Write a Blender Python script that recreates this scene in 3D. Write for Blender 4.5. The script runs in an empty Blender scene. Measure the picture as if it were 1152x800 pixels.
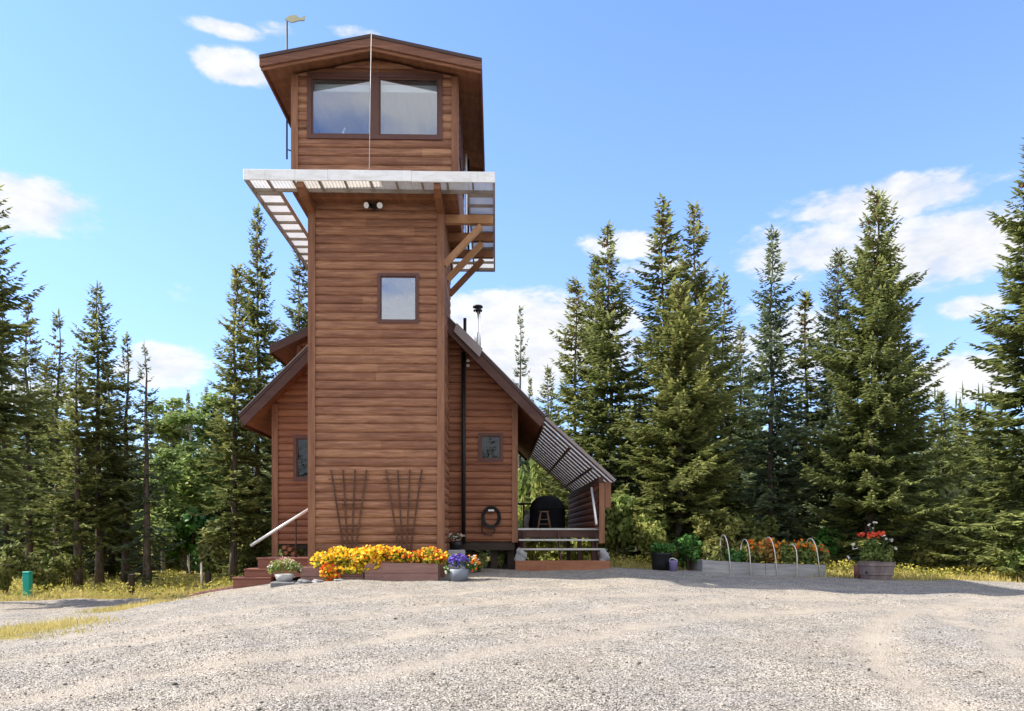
import bpy, math, random
import numpy as np
from mathutils import Vector
R = math.radians
scene = bpy.context.scene
COL = scene.collection
random.seed(7)

# ------------------------------------------------------------------ camera
EYE = 1.6; FPX = 850.0; CX = 576.0; HY = 603.0
YAW = math.atan(19/850)
cam_d = bpy.data.cameras.new("camera"); cam = bpy.data.objects.new("camera", cam_d); COL.objects.link(cam)
cam_d.sensor_width = 36; cam_d.lens = 36*FPX/1152; cam_d.shift_y = (HY-400)/1152
cam_d.clip_start = .1; cam_d.clip_end = 3000
cam.location = (0, 0, EYE); cam.rotation_euler = (R(90), 0, -YAW)
scene.camera = cam
def P(px, py, Y):
    "point of the vertical plane y = Y that a sight line of the survey photo meets"
    a = (px-CX)/FPX; b = (HY-py)/FPX
    dx = math.sin(YAW)+math.cos(YAW)*a; dy = math.cos(YAW)-math.sin(YAW)*a
    t = Y/dy
    return Vector((dx*t, Y, EYE+b*t))
def X(px, Y): return P(px, HY, Y).x
def Z(py, Y, px=500): return P(px, py, Y).z

def sstep(a, b, x):
    t = np.clip((x-a)/(b-a), 0, 1); return t*t*(3-2*t)
def gz(x, y):
    x = np.asarray(x, float); y = np.asarray(y, float)
    pad = np.interp(x, [-60, -3, 3, 5, 7, 9, 14, 60], [.7, .7, .74, .62, .54, .48, .36, .3])
    ramp = np.clip((y-5)/15, 0, 1); ramp = ramp*(1.12-.12*ramp)
    z = pad*ramp
    zl = -.02-.16*sstep(10, 21, y)
    L = sstep(-10.2, -3.2, x)
    z = zl*(1-L)+z*L
    far = sstep(23.5, 36, y)
    z = z*(1-far)+(-.3)*far
    near = (1-sstep(22, 26, y))*sstep(2, 6, y)
    z = z+near*(.018*np.sin(x*1.9+y*.8+np.sin(y*.9)*1.5)+.014*np.sin(x*.7-y*1.7+1.3)+.010*np.sin(x*4.1+y*2.3))
    return z
def G(x, y): return float(gz(x, y))

# ------------------------------------------------------------------ object helpers
def tag(o, label=None, cat=None, group=None, kind=None):
    if label: o['label'] = label
    if cat: o['category'] = cat
    if group: o['group'] = group
    if kind: o['kind'] = kind
    return o
def thing(name, loc, label, cat, group=None):
    o = bpy.data.objects.new(name, None); COL.objects.link(o)
    o.empty_display_size = .2; o.location = loc
    return tag(o, label, cat, group)
def wloc(o):
    v = Vector(o.location)
    while o.parent: o = o.parent; v += Vector(o.location)
    return v
def link_mesh(name, me, mat, parent=None, loc=None):
    o = bpy.data.objects.new(name, me); COL.objects.link(o)
    if mat: me.materials.append(mat)
    if parent: o.parent = parent
    if loc is not None: o.location = loc
    return o
class MB:
    "collects solids; build() links them as one mesh"
    def __init__(s): s.v = []; s.f = []; s.t = []; s.sm = []
    def add(s, vs, fs, tint=.5, smooth=False):
        b = len(s.v); s.v += [tuple(p) for p in vs]; s.f += [tuple(b+i for i in f) for f in fs]
        s.t += [tint]*len(vs); s.sm += [smooth]*len(fs); return s
    def box(s, x0, x1, y0, y1, z0, z1, tint=None, bev=0.0):
        tint = random.random() if tint is None else tint
        if x0 > x1: x0, x1 = x1, x0
        if y0 > y1: y0, y1 = y1, y0
        if z0 > z1: z0, z1 = z1, z0
        if bev <= 0:
            vs = [(x, y, z) for x in (x0, x1) for y in (y0, y1) for z in (z0, z1)]
            return s.add(vs, [(0,1,3,2),(4,6,7,5),(0,4,5,1),(2,3,7,6),(0,2,6,4),(1,5,7,3)], tint)
        b = min(bev, (x1-x0)*.45, (y1-y0)*.45, (z1-z0)*.45)
        import bmesh
        bm = bmesh.new(); bmesh.ops.create_cube(bm, size=1)
        for v in bm.verts:
            v.co = Vector(((x0+x1)/2+v.co.x*(x1-x0), (y0+y1)/2+v.co.y*(y1-y0), (z0+z1)/2+v.co.z*(z1-z0)))
        bmesh.ops.bevel(bm, geom=list(bm.edges), offset=b, segments=1, affect='EDGES')
        bm.verts.index_update()
        s.add([v.co for v in bm.verts], [[v.index for v in f.verts] for f in bm.faces], tint); bm.free(); return s
    def beam(s, p, q, w, h, up=(0,0,1), tint=None):
        tint = random.random() if tint is None else tint
        p = Vector(p); q = Vector(q); d = (q-p).normalized(); up = Vector(up)
        a = d.cross(up)
        if a.length < 1e-4: a = d.cross(Vector((0,1,0)))
        a.normalize(); c = a.cross(d).normalized()
        vs = [e+a*(w/2*i)+c*(h/2*j) for e in (p, q) for i, j in ((-1,-1),(1,-1),(1,1),(-1,1))]
        return s.add(vs, [(3,2,1,0),(4,5,6,7),(0,1,5,4),(1,2,6,5),(2,3,7,6),(3,0,4,7)], tint)
    def tube(s, pts, r, n=8, tint=.5, caps=True):
        pts = [Vector(p) for p in pts]; rs = r if isinstance(r, (list, tuple)) else [r]*len(pts)
        vs = []; prev = None
        for i, p in enumerate(pts):
            d = (pts[min(i+1, len(pts)-1)]-pts[max(i-1, 0)]).normalized()
            a = prev-d*prev.dot(d) if prev else d.cross(Vector((0,0,1)) if abs(d.z) < .9 else Vector((0,1,0)))
            a.normalize(); prev = a; b = d.cross(a)
            for k in range(n):
                t = 2*math.pi*k/n; vs.append(p+(a*math.cos(t)+b*math.sin(t))*rs[i])
        fs = [(i*n+k, i*n+(k+1)%n, (i+1)*n+(k+1)%n, (i+1)*n+k) for i in range(len(pts)-1) for k in range(n)]
        s.add(vs, fs, tint, True)
        if caps:
            b = len(s.v)-len(vs)
            s.f.append(tuple(b+k for k in reversed(range(n)))); s.f.append(tuple(b+(len(pts)-1)*n+k for k in range(n))); s.sm += [False, False]
        return s
    def lathe(s, prof, c=(0,0,0), n=24, tint=.5, smooth=True):
        vs = [(c[0]+r*math.cos(2*math.pi*k/n), c[1]+r*math.sin(2*math.pi*k/n), c[2]+z) for r, z in prof for k in range(n)]
        fs = [(i*n+k, i*n+(k+1)%n, (i+1)*n+(k+1)%n, (i+1)*n+k) for i in range(len(prof)-1) for k in range(n)]
        return s.add(vs, fs, tint, smooth)
    def prismY(s, poly, y0, y1, tint=.5):
        n = len(poly); vs = [(x, y0, z) for x, z in poly]+[(x, y1, z) for x, z in poly]
        fs = [tuple(range(n)), tuple(reversed(range(n, 2*n)))]+[((i+1)%n, i, n+i, n+(i+1)%n) for i in range(n)]
        return s.add(vs, fs, tint)
    def prismX(s, poly, x0, x1, tint=.5):
        n = len(poly); vs = [(x0, y, z) for y, z in poly]+[(x1, y, z) for y, z in poly]
        fs = [tuple(reversed(range(n))), tuple(range(n, 2*n))]+[(i, (i+1)%n, n+(i+1)%n, n+i) for i in range(n)]
        return s.add(vs, fs, tint)
    def build(s, name, mat, parent=None, bevel=0):
        off = wloc(parent) if parent else Vector((0,0,0))
        me = bpy.data.meshes.new(name)
        me.from_pydata([tuple(Vector(v)-off) for v in s.v], [], s.f)
        at = me.attributes.new('tint', 'FLOAT', 'POINT'); at.data.foreach_set('value', s.t)
        me.polygons.foreach_set('use_smooth', s.sm); me.update()
        return link_mesh(name, me, mat, parent)
    def build_own(s, name, mat, origin, label, cat, group=None):
        "a top-level thing that is one mesh, its origin at its base"
        me = bpy.data.meshes.new(name); off = Vector(origin)
        me.from_pydata([tuple(Vector(v)-off) for v in s.v], [], s.f)
        at = me.attributes.new('tint', 'FLOAT', 'POINT'); at.data.foreach_set('value', s.t)
        me.polygons.foreach_set('use_smooth', s.sm); me.update()
        o = link_mesh(name, me, mat, None, off); return tag(o, label, cat, group)
def np_mesh(name, V, F, tint=None, k=4):
    V = np.asarray(V, np.float32); F = np.asarray(F, np.int32)
    me = bpy.data.meshes.new(name)
    me.vertices.add(len(V)); me.vertices.foreach_set('co', V.ravel())
    me.loops.add(F.size); me.loops.foreach_set('vertex_index', F.ravel())
    me.polygons.add(len(F)); me.polygons.foreach_set('loop_start', np.arange(0, F.size, k, dtype=np.int32))
    me.polygons.foreach_set('loop_total', np.full(len(F), k, np.int32))
    if tint is not None:
        at = me.attributes.new('tint', 'FLOAT', 'POINT'); at.data.foreach_set('value', np.asarray(tint, np.float32))
    me.update(calc_edges=True); me.validate(); return me

# ------------------------------------------------------------------ materials
class NT:
    def __init__(s, name):
        s.m = bpy.data.materials.new(name); s.m.use_nodes = True; s.t = s.m.node_tree; s.t.nodes.clear()
        s.out = s.t.nodes.new('ShaderNodeOutputMaterial')
    def n(s, typ, **kw):
        nd = s.t.nodes.new(typ)
        for k, v in kw.items():
            if k.startswith('i_'): nd.inputs[k[2:].replace('_', ' ')].default_value = v
            else: setattr(nd, k, v)
        return nd
    def l(s, a, b): s.t.links.new(a, b)
    def tint(s): return s.n('ShaderNodeAttribute', attribute_name='tint').outputs['Fac']
    def coords(s, scale=(1,1,1), kind='Object'):
        tc = s.n('ShaderNodeTexCoord'); mp = s.n('ShaderNodeMapping'); mp.inputs['Scale'].default_value = scale
        s.l(tc.outputs[kind], mp.inputs['Vector']); return mp.outputs['Vector']
    def noise(s, vec, scale, detail=4, rough=.55):
        nd = s.n('ShaderNodeTexNoise'); nd.inputs['Scale'].default_value = scale; nd.inputs['Detail'].default_value = detail
        nd.inputs['Roughness'].default_value = rough; s.l(vec, nd.inputs['Vector']); return nd.outputs['Fac']
    def ramp(s, fac, stops, interp='LINEAR'):
        nd = s.n('ShaderNodeValToRGB'); cr = nd.color_ramp; cr.interpolation = interp
        while len(cr.elements) < len(stops): cr.elements.new(.5)
        for e, (p, c) in zip(cr.elements, stops):
            e.position = p; e.color = (c[0], c[1], c[2], 1) if not isinstance(c, (int, float)) else (c, c, c, 1)
        s.l(fac, nd.inputs['Fac']); return nd.outputs['Color']
    def math(s, op, a, b=None, c=None, clamp=False):
        nd = s.n('ShaderNodeMath', operation=op); nd.use_clamp = clamp
        for i, v in enumerate((a, b, c)):
            if v is None: continue
            if isinstance(v, (int, float)): nd.inputs[i].default_value = v
            else: s.l(v, nd.inputs[i])
        return nd.outputs[0]
    def mix(s, fac, a, b, blend='MIX'):
        nd = s.n('ShaderNodeMix', data_type='RGBA', blend_type=blend)
        for i, v in ((0, fac), (6, a), (7, b)):
            if isinstance(v, (int, float)): nd.inputs[i].default_value = v
            elif isinstance(v, tuple): nd.inputs[i].default_value = (*v, 1) if len(v) == 3 else v
            else: s.l(v, nd.inputs[i])
        return nd.outputs[2]
    def bsdf(s, color, rough=.7, bump=None, bstr=.3, bdist=.01, metallic=0, spec=.3):
        b = s.n('ShaderNodeBsdfPrincipled')
        if isinstance(color, tuple): b.inputs['Base Color'].default_value = (*color, 1)
        else: s.l(color, b.inputs['Base Color'])
        if isinstance(rough, (int, float)): b.inputs['Roughness'].default_value = rough
        else: s.l(rough, b.inputs['Roughness'])
        b.inputs['Metallic'].default_value = metallic; b.inputs['Specular IOR Level'].default_value = spec
        if bump is not None:
            bp = s.n('ShaderNodeBump'); bp.inputs['Strength'].default_value = bstr; bp.inputs['Distance'].default_value = bdist
            s.l(bump, bp.inputs['Height']); s.l(bp.outputs[0], b.inputs['Normal'])
        s.bs = b; return b.outputs[0]
    def end(s, sh): s.l(sh, s.out.inputs['Surface']); return s.m

def wood(name, dark, mid, light, scale=(1.6,1.6,26), rough=.62, wear=.0, weight=1.0):
    t = NT(name); v = t.coords(scale); tn = t.tint()
    g0 = t.noise(v, 1.0, 6, .68); g = t.math('ADD', t.math('MULTIPLY', t.math('SUBTRACT', g0, .5), 1.45), .5)
    vb = t.coords((scale[0]*.5, scale[1]*.5, scale[2]*.18)); big = t.noise(vb, 1.0, 4, .6)
    f = t.math('ADD', t.math('MULTIPLY', g, .85*weight), t.math('MULTIPLY', tn, .22))
    f = t.math('ADD', f, t.math('MULTIPLY', big, .55)); f = t.math('SUBTRACT', f, .26, clamp=True)
    c = t.ramp(f, [(.08, dark), (.5, mid), (.95, light)])
    # knots
    vo = t.n('ShaderNodeTexVoronoi'); t.l(t.coords((2.2, 2.2, 5.2)), vo.inputs['Vector']); vo.inputs['Scale'].default_value = 1.0
    kn = t.ramp(vo.outputs['Distance'], [(.0, 1), (.05, .8), (.09, 0)])
    c = t.mix(t.math('MULTIPLY', kn, .6), c, tuple(x*.35 for x in dark))
    if wear > 0:
        w = t.ramp(t.noise(t.coords((.9, .9, 9)), 1.0, 6, .7), [(.54, 0), (.68, 1)])
        c = t.mix(t.math('MULTIPLY', w, wear), c, light)
    return t.end(t.bsdf(c, rough, g, .35, .006, spec=.25))
def plain(name, col, rough=.6, var=.25, scale=6, metallic=0, spec=.3, bump=.15):
    t = NT(name); n = t.noise(t.coords(), scale, 5, .6)
    c = t.mix(n, tuple(x*(1-var) for x in col), tuple(min(1, x*(1+var)) for x in col))
    return t.end(t.bsdf(c, rough, n, bump, .01, metallic, spec))
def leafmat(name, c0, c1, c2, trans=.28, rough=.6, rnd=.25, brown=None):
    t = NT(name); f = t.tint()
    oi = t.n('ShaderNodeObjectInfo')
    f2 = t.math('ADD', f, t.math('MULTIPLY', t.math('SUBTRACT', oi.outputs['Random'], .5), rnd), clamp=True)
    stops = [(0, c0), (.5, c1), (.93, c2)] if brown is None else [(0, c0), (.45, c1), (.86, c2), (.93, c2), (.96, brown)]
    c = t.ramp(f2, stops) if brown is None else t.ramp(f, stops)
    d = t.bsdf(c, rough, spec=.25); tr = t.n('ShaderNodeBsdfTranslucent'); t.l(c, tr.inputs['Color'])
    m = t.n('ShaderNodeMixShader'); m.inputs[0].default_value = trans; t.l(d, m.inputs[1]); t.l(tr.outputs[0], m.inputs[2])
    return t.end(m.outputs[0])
def glass(name, refl=.3, tint=(.85,.88,.9)):
    t = NT(name); tr = t.n('ShaderNodeBsdfTransparent'); tr.inputs[0].default_value = (*tint, 1)
    gl = t.n('ShaderNodeBsdfGlossy'); gl.inputs['Roughness'].default_value = .02; gl.inputs['Color'].default_value = (.95,.97,1,1)
    ge = t.n('ShaderNodeNewGeometry'); dp = t.n('ShaderNodeVectorMath', operation='DOT_PRODUCT'); t.l(ge.outputs['Incoming'], dp.inputs[0]); t.l(ge.outputs['Normal'], dp.inputs[1])
    f = t.math('ADD', t.math('POWER', t.math('SUBTRACT', 1.0, t.math('ABSOLUTE', dp.outputs['Value'])), 5.0), refl, clamp=True)
    bp = t.n('ShaderNodeBump'); bp.inputs['Strength'].default_value = .02; bp.inputs['Distance'].default_value = .02
    t.l(t.noise(t.coords(), 1.7, 2), bp.inputs['Height']); t.l(bp.outputs[0], gl.inputs['Normal'])
    m = t.n('ShaderNodeMixShader'); t.l(f, m.inputs[0]); t.l(tr.outputs[0], m.inputs[1]); t.l(gl.outputs[0], m.inputs[2])
    return t.end(m.outputs[0])
def poly(name, clear=.2, trl=.62, alb=((.60,.59,.56), (.80,.80,.78))):
    "milky corrugated polycarbonate"
    t = NT(name); n = t.noise(t.coords((1,1,1)), 3, 4)
    c = t.mix(n, alb[0], alb[1])
    d = t.bsdf(c, .45, spec=.3); tr = t.n('ShaderNodeBsdfTranslucent'); t.l(c, tr.inputs['Color'])
    m = t.n('ShaderNodeMixShader'); m.inputs[0].default_value = trl; t.l(d, m.inputs[1]); t.l(tr.outputs[0], m.inputs[2])
    tp = t.n('ShaderNodeBsdfTransparent'); tp.inputs[0].default_value = (.93,.93,.92,1); m2 = t.n('ShaderNodeMixShader'); m2.inputs[0].default_value = clear
    t.l(m.outputs[0], m2.inputs[1]); t.l(tp.outputs[0], m2.inputs[2]); return t.end(m2.outputs[0])

M = {}
M['siding'] = wood('stained_siding', (.082,.034,.021), (.208,.092,.053), (.43,.225,.122), wear=.42)
M['siding_house'] = wood('stained_siding_house', (.082,.031,.018), (.205,.082,.045), (.36,.16,.08), wear=.15)
M['trimwood'] = wood('corner_board', (.10,.042,.023), (.20,.09,.05), (.32,.16,.09), scale=(14,14,1.4))
M['trimhoriz'] = wood('horizontal_trim', (.10,.04,.022), (.20,.085,.045), (.32,.15,.08))
M['soffit'] = wood('soffit_wood', (.09,.035,.02), (.17,.07,.035), (.28,.12,.06), scale=(9,1.4,9))
M['fascia'] = wood('dark_fascia', (.045,.022,.018), (.075,.037,.03), (.115,.06,.046), scale=(2,2,6))
M['cabfascia'] = wood('cabin_fascia', (.08,.033,.02), (.15,.065,.04), (.27,.13,.08), scale=(1.2,1.2,22), wear=.2)
M['roofdark'] = plain('dark_roof_metal', (.055,.032,.028), .5, .2, 3)
M['frame'] = plain('brown_window_frame', (.10,.045,.036), .55, .2, 9)
M['newwood'] = wood('pale_brace_timber', (.24,.11,.05), (.42,.22,.11), (.55,.33,.18), scale=(3,3,3))
M['beamwood'] = wood('brown_beam', (.10,.04,.02), (.20,.085,.042), (.32,.15,.075), scale=(3,3,3))
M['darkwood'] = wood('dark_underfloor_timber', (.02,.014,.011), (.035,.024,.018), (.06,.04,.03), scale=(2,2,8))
M['purlin'] = wood('grey_purlin', (.17,.14,.12), (.28,.235,.20), (.40,.35,.30), scale=(3,3,3))
M['rafter'] = wood('dark_rafter', (.05,.028,.02), (.09,.05,.036), (.14,.08,.06), scale=(3,3,3))
M['white'] = plain('white_paint', (.80,.81,.82), .45, .06, 3)
t = NT('weathered_white_paint'); n = t.noise(t.coords((1.5, 1.5, 6)), 1.6, 6, .7); st_ = t.noise(t.coords((9, 9, .8)), 1.5, 5, .7)
c = t.mix(t.ramp(n, [(.42, 0), (.68, 1)]), (.80,.80,.80), (.66,.65,.62)); c = t.mix(t.ramp(st_, [(.56, 0), (.72, .55)]), c, (.52,.50,.46))
M['fasciawhite'] = t.end(t.bsdf(c, .5, n, .2, .01))
M['pvc'] = plain('white_pipe', (.74,.67,.60), .4, .08, 6)
M['poly'] = poly('polycarbonate', .10, .45, ((.42,.41,.38), (.72,.71,.69))); M['polyclear'] = poly('clear_polycarbonate', .18, .72, ((.84,.80,.74), (.94,.91,.86)))
M['glass'] = glass('window_glass', .15)
M['glasslow'] = glass('coated_glass', .20)
M['glassdark'] = glass('dark_glass', .03, (.6,.65,.68))
M['black'] = plain('black_plastic', (.012,.012,.014), .45, .3, 9)
M['blackcloth'] = plain('black_cover', (.010,.011,.016), .75, .35, 5, bump=.5)
M['rubber'] = plain('hose_rubber', (.018,.017,.016), .6, .3, 8)
M['steel'] = plain('galvanised_steel', (.62,.63,.64), .38, .12, 8, metallic=.9)
M['rail'] = plain('rail_steel', (.66,.67,.68), .4, .1, 8, metallic=.4)
M['greymetal'] = plain('grey_flashing', (.24,.21,.21), .5, .2, 4)
M['tread'] = wood('weathered_tread', (.30,.29,.28), (.45,.44,.42), (.60,.59,.57), scale=(2,8,8))
M['beambrown'] = wood('step_beam', (.16,.06,.03), (.26,.105,.055), (.36,.165,.09), scale=(2,2,20))
M['stepbrown'] = wood('painted_step', (.12,.045,.032), (.19,.075,.053), (.27,.12,.085), scale=(2,2,20))
M['bedwood'] = wood('mauve_planter_board', (.17,.09,.075), (.25,.14,.12), (.35,.21,.18), scale=(2,2,18))
M['timbergrey'] = wood('weathered_timber', (.14,.14,.145), (.27,.265,.265), (.42,.41,.40), scale=(1.2,3,14))
M['trellis'] = wood('trellis_lath', (.045,.02,.012), (.085,.04,.026), (.14,.07,.045), scale=(9,9,3))
M['stool'] = wood('stool_wood', (.22,.13,.08), (.36,.23,.15), (.46,.31,.21), scale=(9,9,3))
M['stone'] = plain('grey_stone', (.15,.15,.155), .85, .45, 7, bump=.6)
M['paleconcrete'] = plain('pale_pot', (.40,.40,.41), .7, .2, 8)
M['rock'] = plain('speckled_rock', (.27,.27,.28), .85, .5, 14, bump=.8)
M['greypot'] = plain('grey_blue_pot', (.17,.19,.23), .55, .25, 5)
M['purple'] = plain('purple_bucket', (.22,.18,.36), .5, .15, 5)
M['barrel'] = wood('faded_barrel', (.11,.085,.08), (.19,.15,.14), (.28,.23,.21), scale=(5,5,2))
M['redbrown'] = plain('red_brown_tub', (.20,.085,.075), .7, .2, 5)
M['teal'] = plain('teal_plastic', (.015,.36,.30), .5, .12, 4)
M['paver'] = plain('red_paver', (.34,.16,.14), .85, .25, 12)
M['soil'] = plain('potting_soil', (.035,.025,.018), .95, .4, 20)
M['yellowmetal'] = plain('yellow_vane', (.42,.42,.28), .5, .15, 5)
M['ceiling'] = wood('cabin_ceiling', (.60,.53,.52), (.74,.68,.68), (.84,.80,.80), scale=(10,1,10))
M['interior'] = plain('pale_interior', (.46,.43,.43), .8, .1, 3)
M['blind'] = plain('white_blind', (.80,.83,.83), .7, .05, 3)
M['bark'] = None
t = NT('spruce_bark'); v = t.coords((7,7,1.6)); n = t.noise(v, 2, 6, .7)
M['bark'] = t.end(t.bsdf(t.ramp(n, [(.3, (.035,.026,.02)), (.5, (.10,.08,.065)), (.75, (.22,.185,.155))]), .9, n, .8, .03))
t = NT('aspen_bark'); n = t.noise(t.coords((6,6,2)), 2, 5, .7)
M['palebark'] = t.end(t.bsdf(t.ramp(n, [(.3, (.08,.075,.06)), (.5, (.28,.27,.23)), (.75, (.42,.41,.36))]), .85, n, .6, .02))
M['needles'] = leafmat('spruce_needles', (.042,.066,.026), (.145,.172,.052), (.30,.325,.11), .34, .55, .0, brown=(.20,.105,.05))
M['needles_blue'] = leafmat('blue_green_needles', (.040,.068,.044), (.11,.155,.085), (.25,.285,.14), .34, .55, .0, brown=(.19,.11,.06))
M['needles_yellow'] = leafmat('yellow_green_needles', (.058,.078,.026), (.17,.198,.06), (.36,.365,.12), .35, .55, .0, brown=(.22,.13,.055))
M['needles_far'] = leafmat('far_needles', (.055,.082,.04), (.145,.175,.07), (.27,.28,.11), .38, .6, 0)
M['aspen'] = leafmat('aspen_leaves', (.085,.14,.036), (.21,.28,.075), (.45,.44,.13), .5, .55, .3)
M['shrub'] = leafmat('shrub_leaves', (.07,.095,.03), (.19,.215,.065), (.42,.39,.13), .46, .6, .35)
M['yellowweed'] = leafmat('yellow_weed_leaves', (.12,.16,.03), (.34,.33,.06), (.58,.48,.10), .45, .6, .0)
M['lush'] = leafmat('lush_leaves', (.025,.075,.015), (.06,.16,.03), (.14,.28,.05), .3, .5, .1)
M['autumn'] = leafmat('autumn_leaves', (.17,.085,.025), (.36,.19,.05), (.42,.34,.09), .3, .6, .2)
M['grass'] = leafmat('dry_grass_blades', (.20,.20,.06), (.44,.37,.12), (.62,.52,.22), .3, .7, 0)
M['yellowpetal'] = leafmat('yellow_petals', (.75,.36,.01), (.88,.60,.02), (.92,.74,.08), .35, .6, 0)
M['orangepetal'] = leafmat('orange_petals', (.72,.08,.01), (.85,.22,.015), (.90,.38,.03), .35, .6, 0)
M['redpetal'] = leafmat('red_petals', (.50,.02,.012), (.68,.06,.025), (.78,.16,.06), .3, .6, 0)
M['violetpetal'] = leafmat('violet_petals', (.06,.03,.24), (.11,.06,.40), (.20,.13,.52), .3, .6, 0)
M['pinkpetal'] = leafmat('pink_petals', (.42,.16,.16), (.55,.27,.27), (.72,.52,.5), .3, .6, 0)
M['whitepetal'] = leafmat('white_petals', (.60,.52,.50), (.72,.68,.62), (.82,.80,.74), .3, .6, 0)
M['nastleaf'] = leafmat('nasturtium_leaves', (.10,.19,.025), (.36,.38,.05), (.70,.60,.10), .4, .55, 0)
M['stem'] = plain('green_stem', (.11,.15,.05), .7, .3, 9)
M['stemwood'] = plain('twig_wood', (.09,.065,.045), .85, .3, 9)

# ground: gravel with soil and grass where the mesh attribute says so
t = NT('gravel_ground'); pos = t.coords((1,1,1))
big = t.noise(pos, .35, 4, .6); mid = t.noise(t.coords((.5,1.4,1)), 1.1, 5, .6)
vo = t.n('ShaderNodeTexVoronoi'); t.l(pos, vo.inputs['Vector']); vo.inputs['Scale'].default_value = 55; vo.inputs['Randomness'].default_value = 1
vo2 = t.n('ShaderNodeTexVoronoi'); t.l(pos, vo2.inputs['Vector']); vo2.inputs['Scale'].default_value = 85
tone = t.mix(t.ramp(t.math('ADD', t.math('MULTIPLY', big, .5), t.math('MULTIPLY', mid, .5)), [(.40, 0), (.60, 1)]), (.30,.281,.254), (.35,.31,.257))
sep = t.n('ShaderNodeSeparateColor'); t.l(vo.outputs['Color'], sep.inputs[0])
st = t.ramp(sep.outputs[0], [(0, .15), (.15, .45), (.34, .97), (.85, 1.15), (1, 1.4)])
sep2 = t.n('ShaderNodeSeparateColor'); t.l(vo2.outputs['Color'], sep2.inputs[0])
st2 = t.ramp(sep2.outputs[1], [(0, .30), (.25, .80), (.8, 1.12), (1, 1.5)])
c = t.mix(1.0, tone, st, 'MULTIPLY'); c = t.mix(1.0, c, st2, 'MULTIPLY')
fine = t.noise(pos, 120, 3, .7)
c = t.mix(.5, c, t.ramp(fine, [(.3, .55), (.5, 1), (.7, 1.35)]), 'MULTIPLY')
patch = t.ramp(t.noise(pos, 2.6, 5, .7), [(.40, .86), (.6, 1.08)])
c = t.mix(1.0, c, patch, 'MULTIPLY')
tk_ = t.math('MULTIPLY', t.n('ShaderNodeAttribute', attribute_name='track').outputs['Fac'], t.ramp(t.noise(pos, 1.3, 5, .65), [(.35, .35), (.6, 1)]))
c = t.mix(t.math('MULTIPLY', tk_, .8), c, t.mix(fine, (.325,.280,.225), (.41,.358,.29)))
gr = t.n('ShaderNodeAttribute', attribute_name='grass').outputs['Fac']
gn = t.noise(pos, 1.8, 6, .7)
gm = t.ramp(t.math('ADD', gr, t.math('MULTIPLY', t.math('SUBTRACT', gn, .5), 1.1)), [(.42, 0), (.58, 1)])
gc = t.ramp(t.noise(pos, 5, 5, .7), [(.3, (.10,.10,.03)), (.5, (.24,.20,.06)), (.7, (.36,.29,.11))])
c = t.mix(gm, c, gc)
h = t.math('ADD', t.math('MULTIPLY', vo.outputs['Distance'], -1.0), t.math('MULTIPLY', vo2.outputs['Distance'], -.5))
h = t.math('ADD', h, t.math('MULTIPLY', mid, 1.2))
M['ground'] = t.end(t.bsdf(c, .92, h, .75, .022, spec=.15))
t = NT('gravel_stone'); oi = t.tint()
M['pebble'] = t.end(t.bsdf(t.ramp(oi, [(0, (.06,.055,.05)), (.25, (.17,.155,.138)), (.65, (.30,.272,.235)), (1, (.42,.385,.335))]), .85, t.noise(t.coords(), 60, 3), .3, .005, spec=.2))

# ------------------------------------------------------------------ sky, sun
SUN_EL = R(43); SUN_AZ_BEHIND = R(4)          # from the left, a hair behind the facade
sd = Vector((-math.cos(SUN_AZ_BEHIND)*math.cos(SUN_EL), math.sin(SUN_AZ_BEHIND)*math.cos(SUN_EL), math.sin(SUN_EL)))
sl = bpy.data.lights.new('sun', 'SUN'); so = bpy.data.objects.new('sun', sl); COL.objects.link(so)
sl.energy = 4.0; sl.angle = R(.53); sl.color = (1.0, .93, .82)
so.rotation_euler = sd.to_track_quat('Z', 'Y').to_euler(); so.location = (-30, 10, 30)
world = bpy.data.worlds.new("World"); scene.world = world; world.use_nodes = True
wt = NT.__new__(NT); wt.t = world.node_tree; wt.t.nodes.clear()
wout = wt.n('ShaderNodeOutputWorld'); bg = wt.n('ShaderNodeBackground')
sky = wt.n('ShaderNodeTexSky', sky_type='NISHITA'); sky.sun_disc = False
sky.sun_elevation = SUN_EL; sky.sun_rotation = math.atan2(sd.x, sd.y)
sky.altitude = 200; sky.air_density = 1.0; sky.dust_density = .15; sky.ozone_density = 1.4
bg.inputs['Strength'].default_value = .15
geo = wt.n('ShaderNodeTexCoord')
sx = wt.n('ShaderNodeSeparateXYZ'); wt.l(geo.outputs['Generated'], sx.inputs[0])
az = wt.math('ARCTAN2', sx.outputs[0], sx.outputs[1])
el = wt.math('ARCSINE', sx.outputs[2])
mp = wt.n('ShaderNodeMapping'); mp.inputs['Scale'].default_value = (1, 1, 2.2); wt.l(geo.outputs['Generated'], mp.inputs[0])
n1 = wt.noise(mp.outputs[0], 7, 9, .58); n2 = wt.noise(mp.outputs[0], 26, 6, .6)
def ang(px, py):
    v = P(px, py, 100)-Vector((0, 0, EYE)); v.normalize()
    return math.atan2(v.x, v.y), math.asin(v.z)
CLOUDS = [(28,228,92,34,1.0),(268,76,42,20,.75),(256,33,42,10,.7),(318,36,26,9,.45),(1000,224,120,26,1.0),(1060,282,125,44,1.15),(905,282,100,32,.8),
          (590,388,120,56,1.15),(702,275,48,13,.5),(1096,343,52,13,.7),(180,412,52,24,.85),(1110,203,50,10,.5),(1095,425,70,28,.9),(30,430,90,30,.6),(400,37,30,8,.5),(880,400,120,40,.5),(780,300,60,12,.4)]
dens = None
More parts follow.
